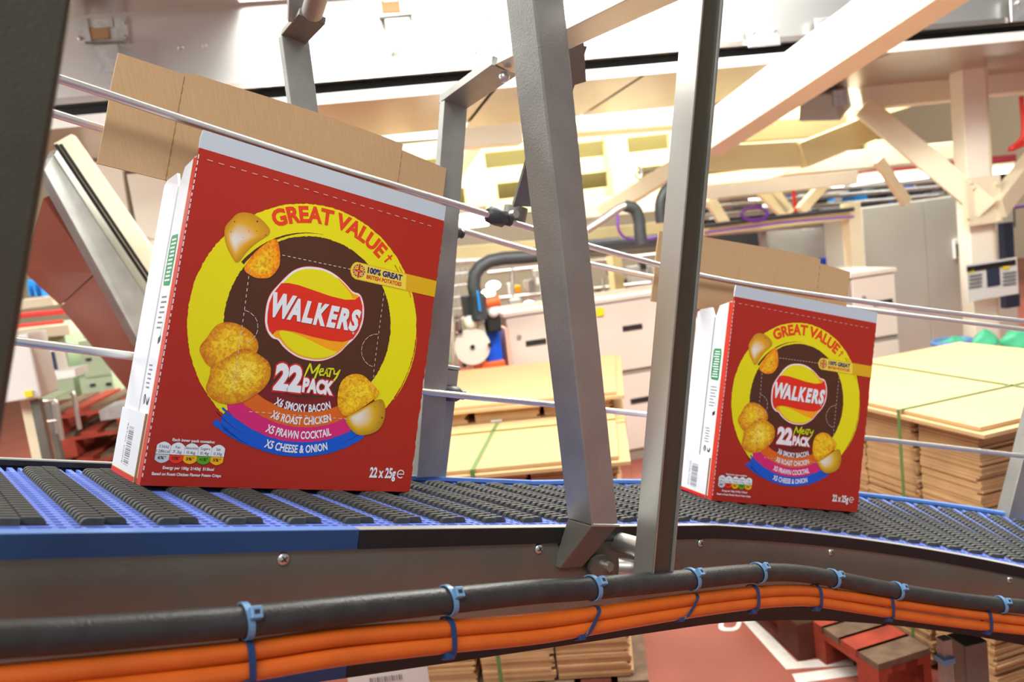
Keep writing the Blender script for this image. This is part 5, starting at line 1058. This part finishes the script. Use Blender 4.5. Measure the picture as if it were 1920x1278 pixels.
m_ = MB(); fr_box(m_, (104, 697), (142, 706), 4.45, .2); m_.build('shelf', 'white_paint', mo); a = hc(px(90, 700, 4.65)); MB().hbox(a[0]-.05, a[0]-.02, 4.65, 4.7, 0, a[2]).build('stand', 'steel_dusty', mo)
gl = T('green_cabinet', px(180, 760, 6.2), 'pale green cabinets with drawers behind the stacked red pallets', 'cabinet')
m_ = MB(); fr_box(m_, (70, 610), (144, 745), 6.3, .4); m_.build('body', 'pale_green', gl); m_ = MB(); fr_box(m_, (146, 640), (210, 704), 6.2, .4); m_.build('door', 'pale_green', gl); m_ = MB(); fr_box(m_, (148, 709), (225, 780), 6.2, .4); m_.build('drawer', 'pale_green', gl)
for x, y in ((160, 672), (168, 720), (198, 718)): m_ = MB(); fr_box(m_, (x, y), (x+10, y+4), 6.18, .02); m_.build('handle', 'handle_black', gl)
# stacked pallets left
pb_ = px(100, 800, 5.2); 
for k in range(6):
    o_ = H3(hc(px(92, 815, 5.2))[0]+.03*sin(k*2.), 5.2+.03*cos(k*3), 0.+.155*k); pallet('pallet', ['lowest', 'second', 'third', 'fourth', 'fifth', 'topmost'][k]+' red pallet of the stack at the far left, counted from the floor', o_, BX*.95, BY*.8, 'wood_red', .15, 'stacked red pallets at the left')
st_ = T('stool', px(118, 825, 4.4), 'small tubular steel step stool in front of the stacked red pallets', 'stool')
a0, a1, b1_, b0_ = px(73, 832, 4.35), px(62, 752, 4.35), px(104, 750, 4.35), px(117, 824, 4.35)
for nm, pts in (('front_frame', [a0, a1, b1_, b0_]), ('rear_frame', [p+BY*.26 for p in (a0, a1, b1_, b0_)])):
    m_ = MB(); m_.tube([pts[0], pts[1]*.9+pts[0]*.1, pts[1]*.97+pts[2]*.03, pts[1]*.9+pts[2]*.1, pts[2]*.9+pts[1]*.1, pts[2]*.97+pts[1]*.03, pts[2]*.9+pts[3]*.1, pts[3]], .013, 10); m_.build(nm, 'chrome', st_)
m_ = MB(); m_.cyl((a0+a1)/2, (b0_+b1_)/2, .010, 8); m_.build('rung', 'chrome', st_); m_ = MB(); m_.hexa([a1, b1_, b1_+BY*.26, a1+BY*.26], [p+np.array([0, 0, .015]) for p in (a1, b1_, b1_+BY*.26, a1+BY*.26)]); m_.build('tread', 'pale_green', st_)
m_ = MB(); fr_box(m_, (185, 770), (232, 782), 4.5, .3); m_.build('low_tray', 'galv', None, 'grey metal tray beside the stacked red pallets, by the large carton', 'tray')
bm('red', 'cross_beam', 'red rail across the far left under the steep chute', px(30, 592, 6.5), px(120, 584, 6.5), .05, .04); bm('red', 'cross_beam', 'lower red rail across the far left', px(30, 612, 6.3), px(118, 603, 6.3), .05, .03)
bm('cream', 'cross_beam', 'cream shelf beam at the far left under the blue crates', px(30, 572, 6.0), px(110, 562, 6.0), .2, .07); bm('cream', 'cross_beam', 'cream slab at the far left below the red rails', px(20, 628, 6.2), px(140, 615, 6.2), .2, .08)
for i in range(3):
    m_ = MB(); fr_box(m_, (48+i*12, 525+(i % 2)*6), (58+i*12, 556), 6.0, .15); m_.build('crate', 'blue_bright', None, ['left', 'middle', 'right'][i]+' one of three blue crates on the cream shelf at the far left', 'crate', 'blue crates on the far left shelf', bevel=.004)
m_ = MB(); a = hc(px(824, 470, 5.2)); m_.hbox(a[0]-.03, a[0]+.03, 5.2, 5.32, 0, a[2]); m_.build('machine_post', 'cream', None, 'cream upright just right of the large carton', 'column')
gb = T('green_bin', px(832, 690, 4.2), 'green wheeled bin between the large carton and the white reel', 'bin'); m_ = MB(); fr_box(m_, (800, 556), (846, 680), 4.3, .35); m_.build('body', 'green_box', gb, bevel=.01); m_ = MB(); fr_box(m_, (796, 548), (850, 557), 4.27, .4); m_.build('lid', 'green_box', gb, bevel=.004)
m_ = MB(); fr_box(m_, (812, 520), (836, 545), 4.8, .2); m_.build('amber_block', 'amber', None, 'amber block above the green bin', 'box')
# mesh guard right of bin
mg = T('mesh_guard', px(862, 690, 4.9), 'wire mesh machine guard beside the green bin', 'fence')
for k in range(5): m_ = MB(); m_.cyl(px(840+k*9, 500, 4.9), px(846+k*9, 690, 4.9), .004, 6); m_.build('wire', 'galv', mg)
for k in range(8): m_ = MB(); m_.cyl(px(838, 515+k*22, 4.9), px(882, 510+k*22, 4.9), .004, 6); m_.build('wire', 'galv', mg)
